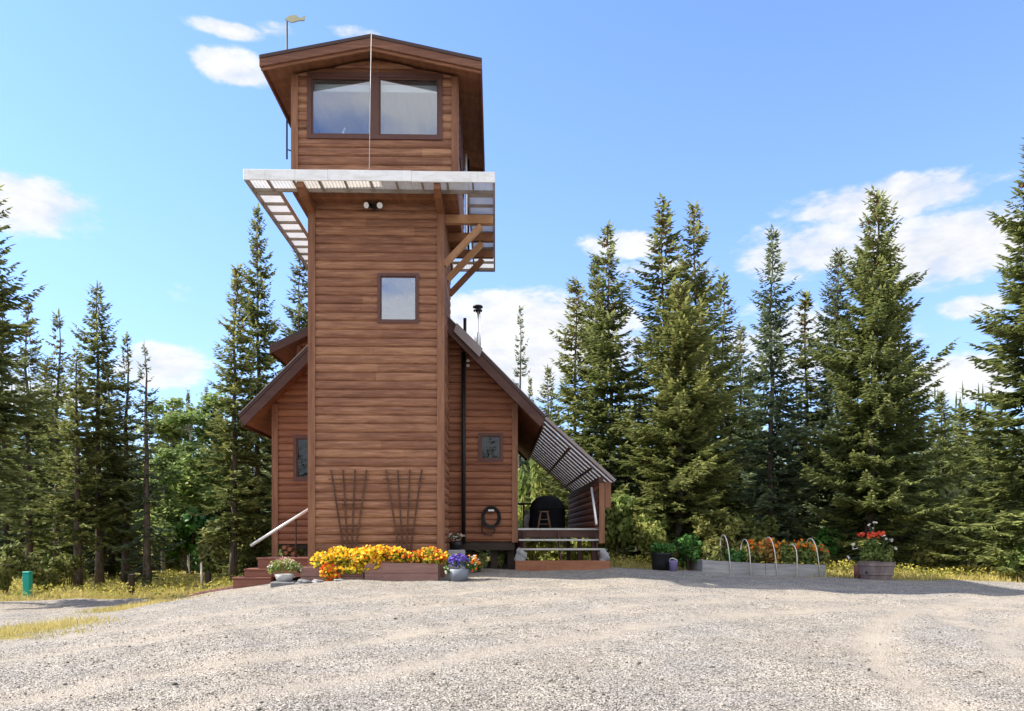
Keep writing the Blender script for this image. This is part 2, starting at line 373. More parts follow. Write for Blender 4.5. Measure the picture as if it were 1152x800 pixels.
for px, py, rx, ry, w in CLOUDS:
    a0, e0 = ang(px, py); a1 = ang(px+rx, py)[0]; e1 = ang(px, py-ry)[1]
    dx = wt.math('DIVIDE', wt.math('SUBTRACT', az, a0), abs(a1-a0)); dy = wt.math('DIVIDE', wt.math('SUBTRACT', el, e0), abs(e1-e0))
    r2 = wt.math('ADD', wt.math('MULTIPLY', dx, dx), wt.math('MULTIPLY', dy, dy))
    bl = wt.math('MULTIPLY', wt.math('SUBTRACT', 1.35, r2), w)
    bl = wt.math('MAXIMUM', bl, -1.0)
    dens = bl if dens is None else wt.math('MAXIMUM', dens, bl)
noi = wt.math('ADD', wt.math('MULTIPLY', wt.math('SUBTRACT', n1, .5), 3.8), wt.math('MULTIPLY', wt.math('SUBTRACT', n2, .5), 1.6))
front = wt.math('ADD', dens, noi)
back = wt.math('SUBTRACT', wt.math('MULTIPLY', wt.noise(mp.outputs[0], 3.1, 8, .55), 3.4), 1.08)  # unseen bright cloud cover behind the camera, added as fill light for the facade
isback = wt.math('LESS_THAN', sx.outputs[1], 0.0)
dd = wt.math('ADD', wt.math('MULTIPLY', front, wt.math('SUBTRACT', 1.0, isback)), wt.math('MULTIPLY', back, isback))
cm = wt.ramp(wt.math('MULTIPLY', dd, .7), [(.0, 0), (.15, .22), (.38, .82), (.75, 1)])
haze = wt.ramp(el, [(.0, .75), (.16, .52), (.40, .16), (.62, .05)])
skyc = wt.mix(1.0, sky.outputs[0], (.63,.725,.96), 'MULTIPLY')
skyc = wt.mix(wt.math('MULTIPLY', haze, .75), skyc, (.98,1.36,2.08))
lit = wt.ramp(wt.math('ADD', wt.math('MULTIPLY', n2, .5), wt.math('MULTIPLY', n1, .5)), [(.36, (1.95,2.06,2.22)), (.50, (2.42,2.43,2.45)), (.6, (2.75,2.72,2.68))])
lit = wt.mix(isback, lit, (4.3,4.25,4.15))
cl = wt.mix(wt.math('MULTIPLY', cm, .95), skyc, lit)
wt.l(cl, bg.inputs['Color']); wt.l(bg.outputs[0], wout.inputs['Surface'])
scene.view_settings.view_transform = 'Standard'; scene.view_settings.look = 'None'
scene.view_settings.gamma = 1; scene.view_settings.use_curve_mapping = False
scene.view_settings.exposure = 1.42
scene.cycles.max_bounces = 6; scene.cycles.transparent_max_bounces = 12

# ------------------------------------------------------------------ ground
def grassmask(x, y):
    lb = np.interp(x, [-40,-14,-10,-8.8,-7.4,-6.2,-5.5], [19.0,20.8,21.5,19.9,21.6,24,26])
    rb = np.interp(x, [0,2.5,3.2,5,9,13,40], [24,23,21.4,21.2,20.0,19.7,18.5])
    b = np.where(x < -1, lb, rb)
    m = sstep(-.5, .8, y-b)
    # thin dry grass on the gravel at the left
    m = np.maximum(m, .60*np.exp(-(((x+8.4)/2.9)**2+((y-11.7)/2.1)**2)**2))
    m = np.maximum(m, .55*np.exp(-(((x+8.4)/1.2)**2+((y-17.5)/1.6)**2)**2))
    m = np.maximum(m, .40*np.exp(-(((x+6.9)/.9)**2+((y-17.4)/.6)**2)**2))
    return m
def spline(pts, n=40):
    p = np.array(pts, float); p = np.vstack([2*p[0]-p[1], p, 2*p[-1]-p[-2]]); o = []
    for i in range(1, len(p)-2):
        t_ = np.linspace(0, 1, n, endpoint=False)[:,None]
        o.append(.5*(2*p[i]+(p[i+1]-p[i-1])*t_+(2*p[i-1]-5*p[i]+4*p[i+1]-p[i+2])*t_**2+(3*p[i]-p[i-1]-3*p[i+1]+p[i+2])*t_**3))
    return np.concatenate(o)
TRK = []
for pts in ([(-5,5.6),(-1.2,9.2),(3,12.4),(7.5,14.2),(15,14.9)], [(4.4,5.0),(5.2,8.4),(6.5,11),(8.8,13.2),(13,15.2)], [(-7.5,8.6),(-3,12.6),(2,15.2),(9,16.3)], [(9.5,7),(8.2,10),(8.4,12.5),(12,16)]):
    c_ = spline(pts); tg = np.gradient(c_, axis=0); nn_ = np.stack([-tg[:,1], tg[:,0]], 1)/np.linalg.norm(tg, axis=1, keepdims=True)
    TRK += [c_+nn_*.78, c_-nn_*.78]
def trackmask(x, y):
    sh = np.shape(x); x = np.ravel(x); y = np.ravel(y); m = np.zeros(len(x)); near = (np.abs(x) < 22) & (y > 3) & (y < 20)
    xi, yi = x[near], y[near]; mm = np.zeros(len(xi))
    for c_ in TRK:
        d2 = np.min((xi[:,None]-c_[None,::2,0])**2+(yi[:,None]-c_[None,::2,1])**2, 1); mm = np.maximum(mm, np.exp(-d2/.30**2))
    m[near] = mm; return m.reshape(sh)
xs = np.concatenate([[-700,-350,-180,-100,-65,-45,-34,-28,-24,-21], np.arange(-19, 21, .16), [22,25,29,35,46,66,100,180,350,700]])
ys = np.concatenate([[-300,-120,-60,-30,-14,-6,-2,1,3], np.arange(4, 20, .14), np.arange(20, 30, .25), [30.5,32,34,37,41,47,56,70,95,140,230,450,900]])
XX, YY = np.meshgrid(xs, ys); ZZ = gz(XX, YY)
GM = grassmask(XX, YY); TM = trackmask(XX, YY); ZZ = ZZ-.022*TM*(TM > .3)+.012*np.exp(-((TM-.22)/.12)**2)*(TM > .02)
nx = len(xs); ny = len(ys)
V = np.stack([XX.ravel(), YY.ravel(), ZZ.ravel()], 1)
ii, jj = np.meshgrid(np.arange(nx-1), np.arange(ny-1)); q = (jj*nx+ii).ravel()
F = np.stack([q, q+1, q+nx+1, q+nx], 1)
fm = GM.ravel()[F].mean(1) > .5
for nm, sel in (('gravel_drive', ~fm), ('meadow_ground', fm)):
    Fs = F[sel]; u, inv = np.unique(Fs, return_inverse=True); inv = inv.reshape(Fs.shape)
    me = np_mesh(nm, V[u], inv)
    at = me.attributes.new('grass', 'FLOAT', 'POINT'); at.data.foreach_set('value', GM.ravel()[u].astype(np.float32)); at = me.attributes.new('track', 'FLOAT', 'POINT'); at.data.foreach_set('value', TM.ravel()[u].astype(np.float32))
    me.polygons.foreach_set('use_smooth', [True]*len(me.polygons))
    tag(link_mesh(nm, me, M['ground']), kind='structure')

rng = np.random.default_rng(11)
def scatter_stones(name, n, y0, y1, smin, smax, label=None):
    yy = 1/(rng.uniform(1/y1**1.3, 1/y0**1.3, n))**(1/1.3); xx = rng.uniform(-.75, .78, n)*yy
    keep = (grassmask(xx, yy) < .45) & (rng.random(n) > trackmask(xx, yy)*.9); xx = xx[keep]; yy = yy[keep]; n = len(xx)
    zz = gz(xx, yy)
    phi = (1+5**.5)/2
    ico = np.array([(-1,phi,0),(1,phi,0),(-1,-phi,0),(1,-phi,0),(0,-1,phi),(0,1,phi),(0,-1,-phi),(0,1,-phi),(phi,0,-1),(phi,0,1),(-phi,0,-1),(-phi,0,1)])/1.902
    tri = np.array([(0,11,5),(0,5,1),(0,1,7),(0,7,10),(0,10,11),(1,5,9),(5,11,4),(11,10,2),(10,7,6),(7,1,8),(3,9,4),(3,4,2),(3,2,6),(3,6,8),(3,8,9),(4,9,5),(2,4,11),(6,2,10),(8,6,7),(9,8,1)])
    s = smin*(smax/smin)**(rng.random(n)**2.2)
    jit = rng.uniform(.65, 1.2, (n, 12, 3)); sc = np.stack([s*rng.uniform(.8,1.4,n), s*rng.uniform(.7,1.2,n), s*rng.uniform(.45,.8,n)], 1)
    a = rng.uniform(0, 6.28, n)
    L = ico[None]*jit*sc[:,None,:]
    xr = L[...,0]*np.cos(a)[:,None]-L[...,1]*np.sin(a)[:,None]; yr = L[...,0]*np.sin(a)[:,None]+L[...,1]*np.cos(a)[:,None]
    Vs = np.stack([xr+xx[:,None], yr+yy[:,None], L[...,2]+(zz+s*.25)[:,None]], 2).reshape(-1, 3)
    Fs = (tri[None]+(np.arange(n)*12)[:,None,None]).reshape(-1, 3)
    me = np_mesh(name, Vs, Fs, np.repeat(rng.random(n), 12), 3)
    return tag(link_mesh(name, me, M['pebble']), kind='stuff')
scatter_stones('loose_stones', 900, 6.2, 17.5, .010, .030)
scatter_stones('gravel_stones', 56000, 6.2, 16.5, .003, .013)

# ------------------------------------------------------------------ foliage generators
def kites(p, d, w, ln, wd):
    "kite quads: base p, direction d, side w, length ln, width wd (arrays)"
    ln = ln[:,None]; wd = wd[:,None]
    m = p+d*ln*.45
    return np.stack([p, m+w*wd*.5, p+d*ln, m-w*wd*.5], 1)
def unit(a): return a/np.maximum(np.linalg.norm(a, axis=-1, keepdims=True), 1e-9)
def spruce_mesh(seed, H, Rb, base, shape=.8, whorl=.30, nb=6, gap=.15, droop=.35, cones=.12, lean=0.0, dens=1.0, sprig=.26):
    r = np.random.default_rng(seed); Q = []; T = []
    h = base*H; top = H
    ph = r.uniform(0, 6.28, 6)
    def lump(z, a): return max(.25, 1+.26*math.sin(z*2.1+ph[0]+2*math.sin(a+ph[1]))+.20*math.sin(z*4.7+a*2+ph[2])+.16*math.sin(3*a+z*.9+ph[3]))
    while h < top-.15:
        f = (h-base*H)/(H-base*H)
        L0 = Rb*((1-f)**shape)*(1-.25*max(0, (.10-f)/.10))
        n = max(4, int((nb+1)*(.75+.5*r.random())))
        if f > .8: n = max(3, int(n*.75))
        a0 = r.uniform(0, 6.28)
        for k in range(n):
            if r.random() < gap: continue
            az = a0+k*6.283/n+r.normal(0, .25)
            L = max(.12, L0*lump(h, az)*r.uniform(.72, 1.15))
            z0 = h+r.normal(0, .08)
            el = (.75*f-.12-.30*droop*(1-f))+r.normal(0, .10)
            m = max(3, int(L/.060*dens))
            t = (np.arange(m)+r.random(m)*.8)/m; t = .08+.92*t
            out = t*L
            zz = z0+out*math.tan(el)-droop*.22*L*np.sin(t*math.pi*.75)**1.5+.12*L*t**3
            ax = np.stack([np.cos(az)*out, np.sin(az)*out, zz], 1)
            rad = np.array([math.cos(az), math.sin(az), 0]); sid = np.array([-math.sin(az), math.cos(az), 0])
            for sgn in (-1, 1):
                ln = (.26*L*(1-t)**.7+sprig*.55)*r.uniform(.6, 1.25, m); ln = np.minimum(ln, .62)
                d = unit(rad*r.uniform(.45, .95, m)[:,None]+sgn*sid*r.uniform(.5, 1.05, m)[:,None]+np.stack([np.zeros(m)]*2+[r.uniform(-.45, .18, m)], 1))
                w = unit(np.cross(d, np.array([0, 0, 1.0]))+r.normal(0, .6, (m, 3)))
                wd = .040+.22*ln*r.uniform(.6, 1.1, m); wd = np.minimum(wd, .10)
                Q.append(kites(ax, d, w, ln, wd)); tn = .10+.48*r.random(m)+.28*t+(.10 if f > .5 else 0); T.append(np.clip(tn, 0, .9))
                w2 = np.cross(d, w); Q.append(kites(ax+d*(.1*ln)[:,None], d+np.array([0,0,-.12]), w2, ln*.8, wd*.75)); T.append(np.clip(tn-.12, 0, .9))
            # leader sprig
            tipd = unit(np.array([[rad[0], rad[1], .2+.5*f]])); Q.append(kites(ax[-1:], tipd, np.array([sid]), np.array([sprig]), np.array([.09]))); T.append(np.array([.85]))
            if f > .72 and r.random() < cones*4:
                kc = 4; i = r.integers(0, m, kc); p = ax[i]
                d = unit(r.normal(0, .3, (kc, 3))+np.array([0, 0, -1])); w = unit(np.cross(d, r.normal(0, 1, (kc, 3))))
                Q.append(kites(p, d, w, np.full(kc, .16), np.full(kc, .08))); T.append(np.full(kc, 1.0))
        h += whorl*(1.0-.45*f)*r.uniform(.75, 1.25)
    p = np.array([[0, 0, H-.35]]*4)+r.normal(0, .02, (4, 3)); d = unit(np.array([[.05, 0, 1], [-.05, .03, 1], [.4, 0, .8], [-.4, .1, .8]])); w = unit(np.cross(d, np.array([0, 1.0, .2])))
    Q.append(kites(p, d, w, np.array([.55, .5, .25, .25]), np.full(4, .07))); T.append(np.full(4, .7))
    Q = np.concatenate(Q); T = np.concatenate(T)
    if lean: Q[..., 0] += lean*np.sin(Q[..., 2]/H*3)
    n = len(Q); return np_mesh('crown', Q.reshape(-1, 3), np.arange(4*n).reshape(n, 4), np.repeat(T, 4))
def trunk_mesh(seed, H, r0, stubs=14, base=.2):
    r = random.Random(seed); mb = MB()
    pts = [(r.gauss(0, .02)*i*.3, r.gauss(0, .02)*i*.3, H*i/9*.985-.15*(i == 0)) for i in range(10)]
    mb.tube(pts, [r0*1.25]+[r0*(1-.93*i/9) for i in range(1, 10)], 9)
    for k in range(stubs):
        z = H*r.uniform(.05, base+.12); a = r.uniform(0, 6.28); L = r.uniform(.25, .9)
        mb.tube([(0, 0, z), (math.cos(a)*L*.6, math.sin(a)*L*.6, z-.03*L), (math.cos(a)*L, math.sin(a)*L, z-.18*L)], [.018, .012, .004], 4)
    me = bpy.data.meshes.new('trunk'); me.from_pydata(mb.v, [], mb.f); me.polygons.foreach_set('use_smooth', mb.sm); me.update(); return me

SPEC = {  # H, Rb, base
 'slim':   dict(H=14, Rb=1.35, base=.16, shape=.75, nb=6, gap=.18, cones=.15, droop=.55),
 'slim2':  dict(H=14, Rb=1.25, base=.05, shape=.70, nb=6, gap=.22, cones=.2, droop=.5),
 'stand':  dict(H=13, Rb=1.75, base=.23, shape=.70, nb=7, gap=.12, cones=.06, droop=.5),
 'mid':    dict(H=14, Rb=1.9, base=.06, shape=.78, nb=7, gap=.14, cones=.15, droop=.45),
 'mid2':   dict(H=14, Rb=2.0, base=.03, shape=.80, nb=9, gap=.08, cones=.1, droop=.35, whorl=.32),
 'broad':  dict(H=13, Rb=2.4, base=.075, shape=.68, nb=11, gap=.05, cones=.10, droop=.3, dens=1.1),
 'open':   dict(H=13, Rb=1.75, base=.05, shape=.80, nb=8, gap=.05, cones=.0, droop=.35, whorl=.34),
 'sparse': dict(H=12, Rb=1.3, base=.08, shape=.75, nb=5, gap=.28, cones=.05, droop=.6, whorl=.36),
}
PROTO = {}
for i, (k, sp) in enumerate(SPEC.items()):
    PROTO[k] = (None, trunk_mesh(50+i, sp['H'], .15 if k not in ('broad',) else .19, base=sp['base']))
TREE_N = {}
MATC = {}
def spruce(kind, px, pytop, Y, hw, label, mat='needles', group=None, rot=None, name='spruce_tree', base_z=None):
    sp = SPEC[kind]; top = P(px, pytop, Y); g = G(top.x, Y)-.05
    H = top.z-g; sz = H/sp['H']; rad = hw/FPX*Y; sr = rad/(sp['Rb']*1.0)
    root = thing(name, (top.x, Y, g), label, 'tree', group)
    root.rotation_euler.z = random.uniform(0, 6.28) if rot is None else rot
    root.scale = (sr, sr, sz)
    MATC['n'] = MATC.get('n', 100)+1; rv = random.Random(MATC['n']); sp = dict(sp)
    sp['gap'] += rv.uniform(-.04, .10); sp['shape'] *= rv.uniform(.85, 1.15); sp['droop'] *= rv.uniform(.7, 1.4); sp['whorl'] = sp.get('whorl', .30)*rv.uniform(.9, 1.2); sp['lean'] = rv.uniform(-.12, .12)
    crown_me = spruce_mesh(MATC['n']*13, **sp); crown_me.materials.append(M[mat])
    root.rotation_euler.x = R(rv.uniform(-1.2, 1.2)); root.rotation_euler.y = R(rv.uniform(-1.2, 1.2))
    if kind not in TREE_N:
        PROTO[kind][1].materials.append(M['bark']); TREE_N[kind] = 1
    c = bpy.data.objects.new('crown', crown_me); COL.objects.link(c); c.parent = root
    tk = bpy.data.objects.new('trunk', PROTO[kind][1]); COL.objects.link(tk); tk.parent = root
    tk.scale = (1/sr*.95, 1/sr*.95, 1)
    return root
GL = 'spruces of the stand left of the house'; GRR = 'spruces behind the porch and garden on the right'
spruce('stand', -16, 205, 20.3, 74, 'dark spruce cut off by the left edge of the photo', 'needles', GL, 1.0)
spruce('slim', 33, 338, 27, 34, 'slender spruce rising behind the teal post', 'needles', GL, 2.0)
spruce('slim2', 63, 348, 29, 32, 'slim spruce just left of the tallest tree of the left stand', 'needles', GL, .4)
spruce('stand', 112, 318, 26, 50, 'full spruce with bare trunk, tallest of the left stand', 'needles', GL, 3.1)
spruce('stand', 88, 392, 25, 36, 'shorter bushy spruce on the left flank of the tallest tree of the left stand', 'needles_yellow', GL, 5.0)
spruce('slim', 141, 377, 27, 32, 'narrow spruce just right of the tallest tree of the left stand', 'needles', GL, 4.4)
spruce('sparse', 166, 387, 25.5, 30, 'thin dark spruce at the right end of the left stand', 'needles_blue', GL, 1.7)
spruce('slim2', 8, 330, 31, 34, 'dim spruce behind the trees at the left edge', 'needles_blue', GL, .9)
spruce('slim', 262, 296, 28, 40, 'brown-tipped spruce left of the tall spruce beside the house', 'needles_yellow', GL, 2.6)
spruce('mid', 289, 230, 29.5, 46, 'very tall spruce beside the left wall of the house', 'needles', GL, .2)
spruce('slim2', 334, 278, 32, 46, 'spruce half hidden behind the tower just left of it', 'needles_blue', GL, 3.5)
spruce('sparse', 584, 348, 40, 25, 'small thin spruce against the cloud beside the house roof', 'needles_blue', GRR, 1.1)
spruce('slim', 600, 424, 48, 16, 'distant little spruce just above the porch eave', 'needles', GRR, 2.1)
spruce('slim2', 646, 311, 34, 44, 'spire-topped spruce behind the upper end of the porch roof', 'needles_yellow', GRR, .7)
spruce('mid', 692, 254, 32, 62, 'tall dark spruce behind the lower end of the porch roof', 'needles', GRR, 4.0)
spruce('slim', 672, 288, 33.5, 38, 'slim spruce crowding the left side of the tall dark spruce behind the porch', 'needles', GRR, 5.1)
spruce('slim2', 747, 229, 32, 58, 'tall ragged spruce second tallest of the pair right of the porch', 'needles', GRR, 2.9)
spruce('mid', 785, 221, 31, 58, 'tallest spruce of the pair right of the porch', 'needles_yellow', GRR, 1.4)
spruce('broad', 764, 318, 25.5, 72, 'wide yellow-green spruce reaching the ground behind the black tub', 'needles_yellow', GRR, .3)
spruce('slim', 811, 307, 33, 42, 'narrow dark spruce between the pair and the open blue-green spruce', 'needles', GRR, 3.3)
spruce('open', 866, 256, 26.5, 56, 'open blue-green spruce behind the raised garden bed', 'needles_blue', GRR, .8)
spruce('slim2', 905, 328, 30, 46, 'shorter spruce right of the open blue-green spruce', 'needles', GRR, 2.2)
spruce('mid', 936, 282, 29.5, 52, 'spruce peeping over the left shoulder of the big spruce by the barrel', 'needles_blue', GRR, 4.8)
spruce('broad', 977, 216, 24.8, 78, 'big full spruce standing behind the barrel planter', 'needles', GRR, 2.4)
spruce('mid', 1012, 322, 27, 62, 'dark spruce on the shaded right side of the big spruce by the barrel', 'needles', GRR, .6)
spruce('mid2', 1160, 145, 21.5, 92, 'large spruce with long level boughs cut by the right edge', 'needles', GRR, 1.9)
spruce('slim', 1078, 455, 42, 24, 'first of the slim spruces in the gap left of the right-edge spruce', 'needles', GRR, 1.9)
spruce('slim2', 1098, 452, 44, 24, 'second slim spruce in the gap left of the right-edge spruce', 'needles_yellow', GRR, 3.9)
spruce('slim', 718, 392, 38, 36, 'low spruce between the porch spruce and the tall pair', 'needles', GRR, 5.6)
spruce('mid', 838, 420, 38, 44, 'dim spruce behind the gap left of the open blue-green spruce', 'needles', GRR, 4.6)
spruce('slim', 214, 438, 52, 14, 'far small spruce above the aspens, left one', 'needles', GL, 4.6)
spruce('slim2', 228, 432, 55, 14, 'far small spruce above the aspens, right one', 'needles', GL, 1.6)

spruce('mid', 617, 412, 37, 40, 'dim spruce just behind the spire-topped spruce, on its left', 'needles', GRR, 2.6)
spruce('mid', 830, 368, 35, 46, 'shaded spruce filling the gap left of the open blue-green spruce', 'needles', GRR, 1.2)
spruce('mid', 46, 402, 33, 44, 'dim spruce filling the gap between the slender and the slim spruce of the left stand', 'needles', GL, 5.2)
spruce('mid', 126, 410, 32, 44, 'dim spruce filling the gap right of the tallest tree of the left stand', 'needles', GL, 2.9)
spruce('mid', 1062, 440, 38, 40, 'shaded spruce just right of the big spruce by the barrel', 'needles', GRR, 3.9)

# far wood: one mass of low spruces in front of and behind the camera
def far_wood():
    r = np.random.default_rng(5); Q = []; T = []
    spots = []
    for k in range(330):
        y = r.uniform(55, 120); spots.append((r.uniform(-.85, .85)*y, y, r.uniform(9.5, 13.5)*(y/70)**.6))
    for k in range(330):
        y = r.uniform(42, 58); x = r.uniform(-.85, .85)*y
        spots.append((x, y, r.uniform(6.5, 10.0)*(y/50) if -.55 < x/y < -.30 else r.uniform(8.5, 12.0)*(y/50)))
    for k in range(260):
        y = r.uniform(36, 70); x = r.uniform(.85, 1.9)*y*(-1 if k % 2 else 1); spots.append((x, y, r.uniform(8, 13)))
    for k in range(260):
        a = r.uniform(math.pi*.68, math.pi*1.32); d = r.uniform(30, 55); spots.append((math.sin(a)*d*1.3, math.cos(a)*d, r.uniform(9, 14)))
    for x, y, H in spots:
        n = 520 if 0 < y < 60 else 300; f = 1-np.sqrt(r.random(n))*.97; a = r.uniform(0, 6.28, n); L = H*.115*(1-f)**.8*r.uniform(.5, 1.1, n)
        g = -.3
        p = np.stack([x+np.cos(a)*L*.25, y+np.sin(a)*L*.25, g+H*(.06+.94*f)], 1)
        d = unit(np.stack([np.cos(a), np.sin(a), -.35+.8*f], 1)); w = unit(np.cross(d, np.array([0, 0, 1.0]))+r.normal(0, .5, (n, 3)))
        Q.append(kites(p, d, w, L*.9+.22, L*.34+.11)); T.append(np.clip(r.normal(.45, .2, n), 0, .9))
        Q.append(kites(np.array([[x, y, g+H*.9]]), np.array([[0, 0, 1.0]]), np.array([[1.0, 0, 0]]), np.array([H*.12]), np.array([.14]))); T.append(np.array([.5]))
    Q = np.concatenate(Q); T = np.concatenate(T); n = len(Q)
    me = np_mesh('far_spruce_wood', Q.reshape(-1, 3), np.arange(4*n).reshape(n, 4), np.repeat(T, 4))
    tag(link_mesh('far_spruce_wood', me, M['needles_far']), 'mass of distant spruces closing the view behind the nearer trees', 'woodland', kind='stuff')
far_wood()

def leaf_cloud(seed, n, blobs, size, shell=.55, up=.3, asp=1.5):
    r = np.random.default_rng(seed); B = np.array(blobs, float)
    vol = (B[:,3]*B[:,4]*B[:,5])**.7; i = r.choice(len(B), n, p=vol/vol.sum())
    d = unit(r.normal(0, 1, (n, 3))); rad = shell+(1-shell)*r.random(n); rad *= r.uniform(.75, 1.12, n)
    p = B[i,:3]+d*B[i,3:6]*rad[:,None]
    nrm = unit(d*.6+r.normal(0, .55, (n, 3))+np.array([0, 0, up])); a = unit(np.cross(nrm, r.normal(0, 1, (n, 3)))); b = np.cross(nrm, a)
    s = size*r.uniform(.6, 1.3, n)
    a = a*(s*asp*.5)[:,None]; b = b*(s*.5)[:,None]
    Q = np.stack([p-a, p+b*.9-a*.1, p+a, p-b*.9-a*.1], 1)
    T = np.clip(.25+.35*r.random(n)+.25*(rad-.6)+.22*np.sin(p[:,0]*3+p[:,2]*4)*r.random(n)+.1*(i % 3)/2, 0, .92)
    return Q, T
def cloud_mesh(name, parts):
    Q = np.concatenate([a for a, _ in parts]); T = np.concatenate([b for _, b in parts]); n = len(Q)
    return np_mesh(name, Q.reshape(-1, 3), np.arange(4*n).reshape(n, 4), np.repeat(T, 4))
def shrub_proto(seed, n=1500, size=.075, nb=9, loose=.5):
    r = np.random.default_rng(seed); bl = []
    for k in range(nb):
        a = r.uniform(0, 6.28); d = .34*math.sqrt(r.random()); z = r.uniform(.22, .8)
        s = r.uniform(.13, .24)*(1.15-.4*z); bl.append((math.cos(a)*d, math.sin(a)*d, z, s, s, s*1.15))
    Q, T = leaf_cloud(seed, n, bl, size, .35)
    mb = MB(); rr = random.Random(seed)
    for b in bl[:7]:
        mb.tube([(b[0]*.15, b[1]*.15, -.03), (b[0]*.5, b[1]*.5, b[2]*.5), (b[0], b[1], b[2]+b[5]*.6)], [.014, .010, .003], 4)
    me = bpy.data.meshes.new('stems'); me.from_pydata(mb.v, [], mb.f); me.update()
    return cloud_mesh('foliage', [(Q, T)]), me
SHR = [shrub_proto(300+i, 1700, .07-.006*(i % 2), 9+i) for i in range(4)]
for _, s_ in SHR: s_.materials.append(M['stemwood'])
SHC = {}
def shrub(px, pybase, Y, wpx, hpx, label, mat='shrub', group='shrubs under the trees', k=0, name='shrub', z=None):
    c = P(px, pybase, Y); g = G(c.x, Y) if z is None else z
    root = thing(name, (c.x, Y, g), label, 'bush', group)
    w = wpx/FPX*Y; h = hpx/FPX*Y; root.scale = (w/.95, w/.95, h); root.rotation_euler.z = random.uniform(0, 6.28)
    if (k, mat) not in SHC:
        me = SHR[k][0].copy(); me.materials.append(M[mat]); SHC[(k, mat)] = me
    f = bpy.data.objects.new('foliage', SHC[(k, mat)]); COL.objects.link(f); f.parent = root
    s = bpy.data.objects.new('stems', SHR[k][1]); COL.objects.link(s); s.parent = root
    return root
shrub(4, 665, 23.5, 44, 66, 'pale bush at the foot of the left-edge spruce', k=0)
shrub(46, 668, 24.2, 46, 48, 'yellow-green bush just right of the teal post', k=1)
shrub(78, 668, 25.0, 40, 44, 'leafy bush at the feet of the bare trunks in the left stand', k=2)
shrub(52, 640, 31, 70, 100, 'tall light green bush seen between the left trunks', 'aspen', k=3)
shrub(128, 640, 36, 60, 56, 'bush beyond the yellow field behind the narrow spruce', k=0)
shrub(180, 645, 37, 70, 60, 'grey-green bush at the far edge of the yellow field', 'shrub', k=1)
shrub(216, 645, 36, 70, 78, 'dense green bush at the far edge of the field below the aspens', 'lush', k=2)
shrub(250, 645, 33, 60, 70, 'shaggy bush behind the trunk of the tall spruce by the house', k=3)
shrub(285, 645, 30, 50, 74, 'green bush just beyond the left entry steps', k=0)
shrub(320, 640, 31, 50, 60, 'bush seen beneath the left side of the house', 'shrub', k=1)
shrub(600, 645, 31, 60, 66, 'light green bush behind the porch steps', 'aspen', k=2)
shrub(650, 648, 31, 60, 56, 'bush seen through the open risers of the porch steps', 'aspen', k=3)
shrub(603, 560, 36, 60, 150, 'tall yellowish bush seen through the porch behind the black cover', 'aspen', k=1, z=-.2)
shrub(702, 645, 25.5, 56, 92, 'tall loose bush right of the porch steps', 'aspen', k=0)
shrub(735, 640, 24.5, 60, 70, 'pale yellow-green bush behind the black tub', 'aspen', k=1)
shrub(808, 640, 24.0, 60, 64, 'airy straw-coloured bush behind the left end of the garden bed', k=2)
shrub(852, 640, 25.0, 70, 70, 'bush beneath the open blue-green spruce', 'shrub', k=3)
shrub(920, 645, 25.5, 50, 56, 'low dark bush between the garden bed and the big spruce', 'lush', k=0)
shrub(1050, 648, 24.0, 62, 60, 'dull bush right of the shaded trunk by the barrel', 'shrub', k=1)
shrub(1086, 650, 24.0, 60, 78, 'autumn-tinted bush left of the right-edge spruce', 'shrub', k=2)
shrub(1075, 600, 30, 90, 120, 'tall pale bush in the gap left of the right-edge spruce', 'shrub', k=3, z=.0)
shrub(1142, 652, 20.6, 58, 54, 'light green bush at the right edge of the photo', 'aspen', k=0)
shrub(1120, 650, 22.5, 40, 44, 'small leafy bush just left of the right-edge bush', k=3)

# aspens at the left
def aspen_proto(seed):
    r = np.random.default_rng(seed); bl = []
    for k in range(22):
        z = r.uniform(.28, .97); s = r.uniform(.055, .095)*(1.25-.6*z); a = r.uniform(0, 6.28); d = .15*math.sqrt(r.random())*(1.3-z)
        bl.append((math.cos(a)*d, math.sin(a)*d, z, s*1.15, s*1.15, s))
    Q, T = leaf_cloud(seed, 6500, bl, .015, .3)
    mb = MB()
    mb.tube([(0, 0, -.02), (.004, .003, .3), (-.006, .0, .6), (.004, 0, .95)], [.012, .010, .007, .002], 8)
    for b in bl: mb.tube([(0, 0, b[2]-.07), (b[0]*.6, b[1]*.6, b[2]-.025), (b[0], b[1], b[2])], [.004, .003, .001], 4)
    me = bpy.data.meshes.new('trunk'); me.from_pydata(mb.v, [], mb.f); me.update(); me.materials.append(M['palebark'])
    cm_ = cloud_mesh('crown', [(Q, T)]); cm_.materials.append(M['aspen']); return cm_, me
ASP = [aspen_proto(70+i) for i in range(3)]
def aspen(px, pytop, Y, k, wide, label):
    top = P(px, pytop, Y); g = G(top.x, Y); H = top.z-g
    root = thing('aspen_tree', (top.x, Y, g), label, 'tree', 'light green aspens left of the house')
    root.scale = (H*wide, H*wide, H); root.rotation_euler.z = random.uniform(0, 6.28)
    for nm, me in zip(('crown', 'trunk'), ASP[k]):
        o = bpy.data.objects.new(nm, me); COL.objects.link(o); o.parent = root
aspen(194, 446, 43, 0, 1.7, 'light green aspen next to the thin dark spruce')
aspen(214, 462, 39, 1, 1.7, 'light green aspen in the middle of the gap left of the house')
aspen(240, 444, 44, 2, 1.6, 'yellowish aspen just left of the brown-tipped spruce')
aspen(184, 505, 36, 2, 1.6, 'low aspen showing behind the thin dark spruce')

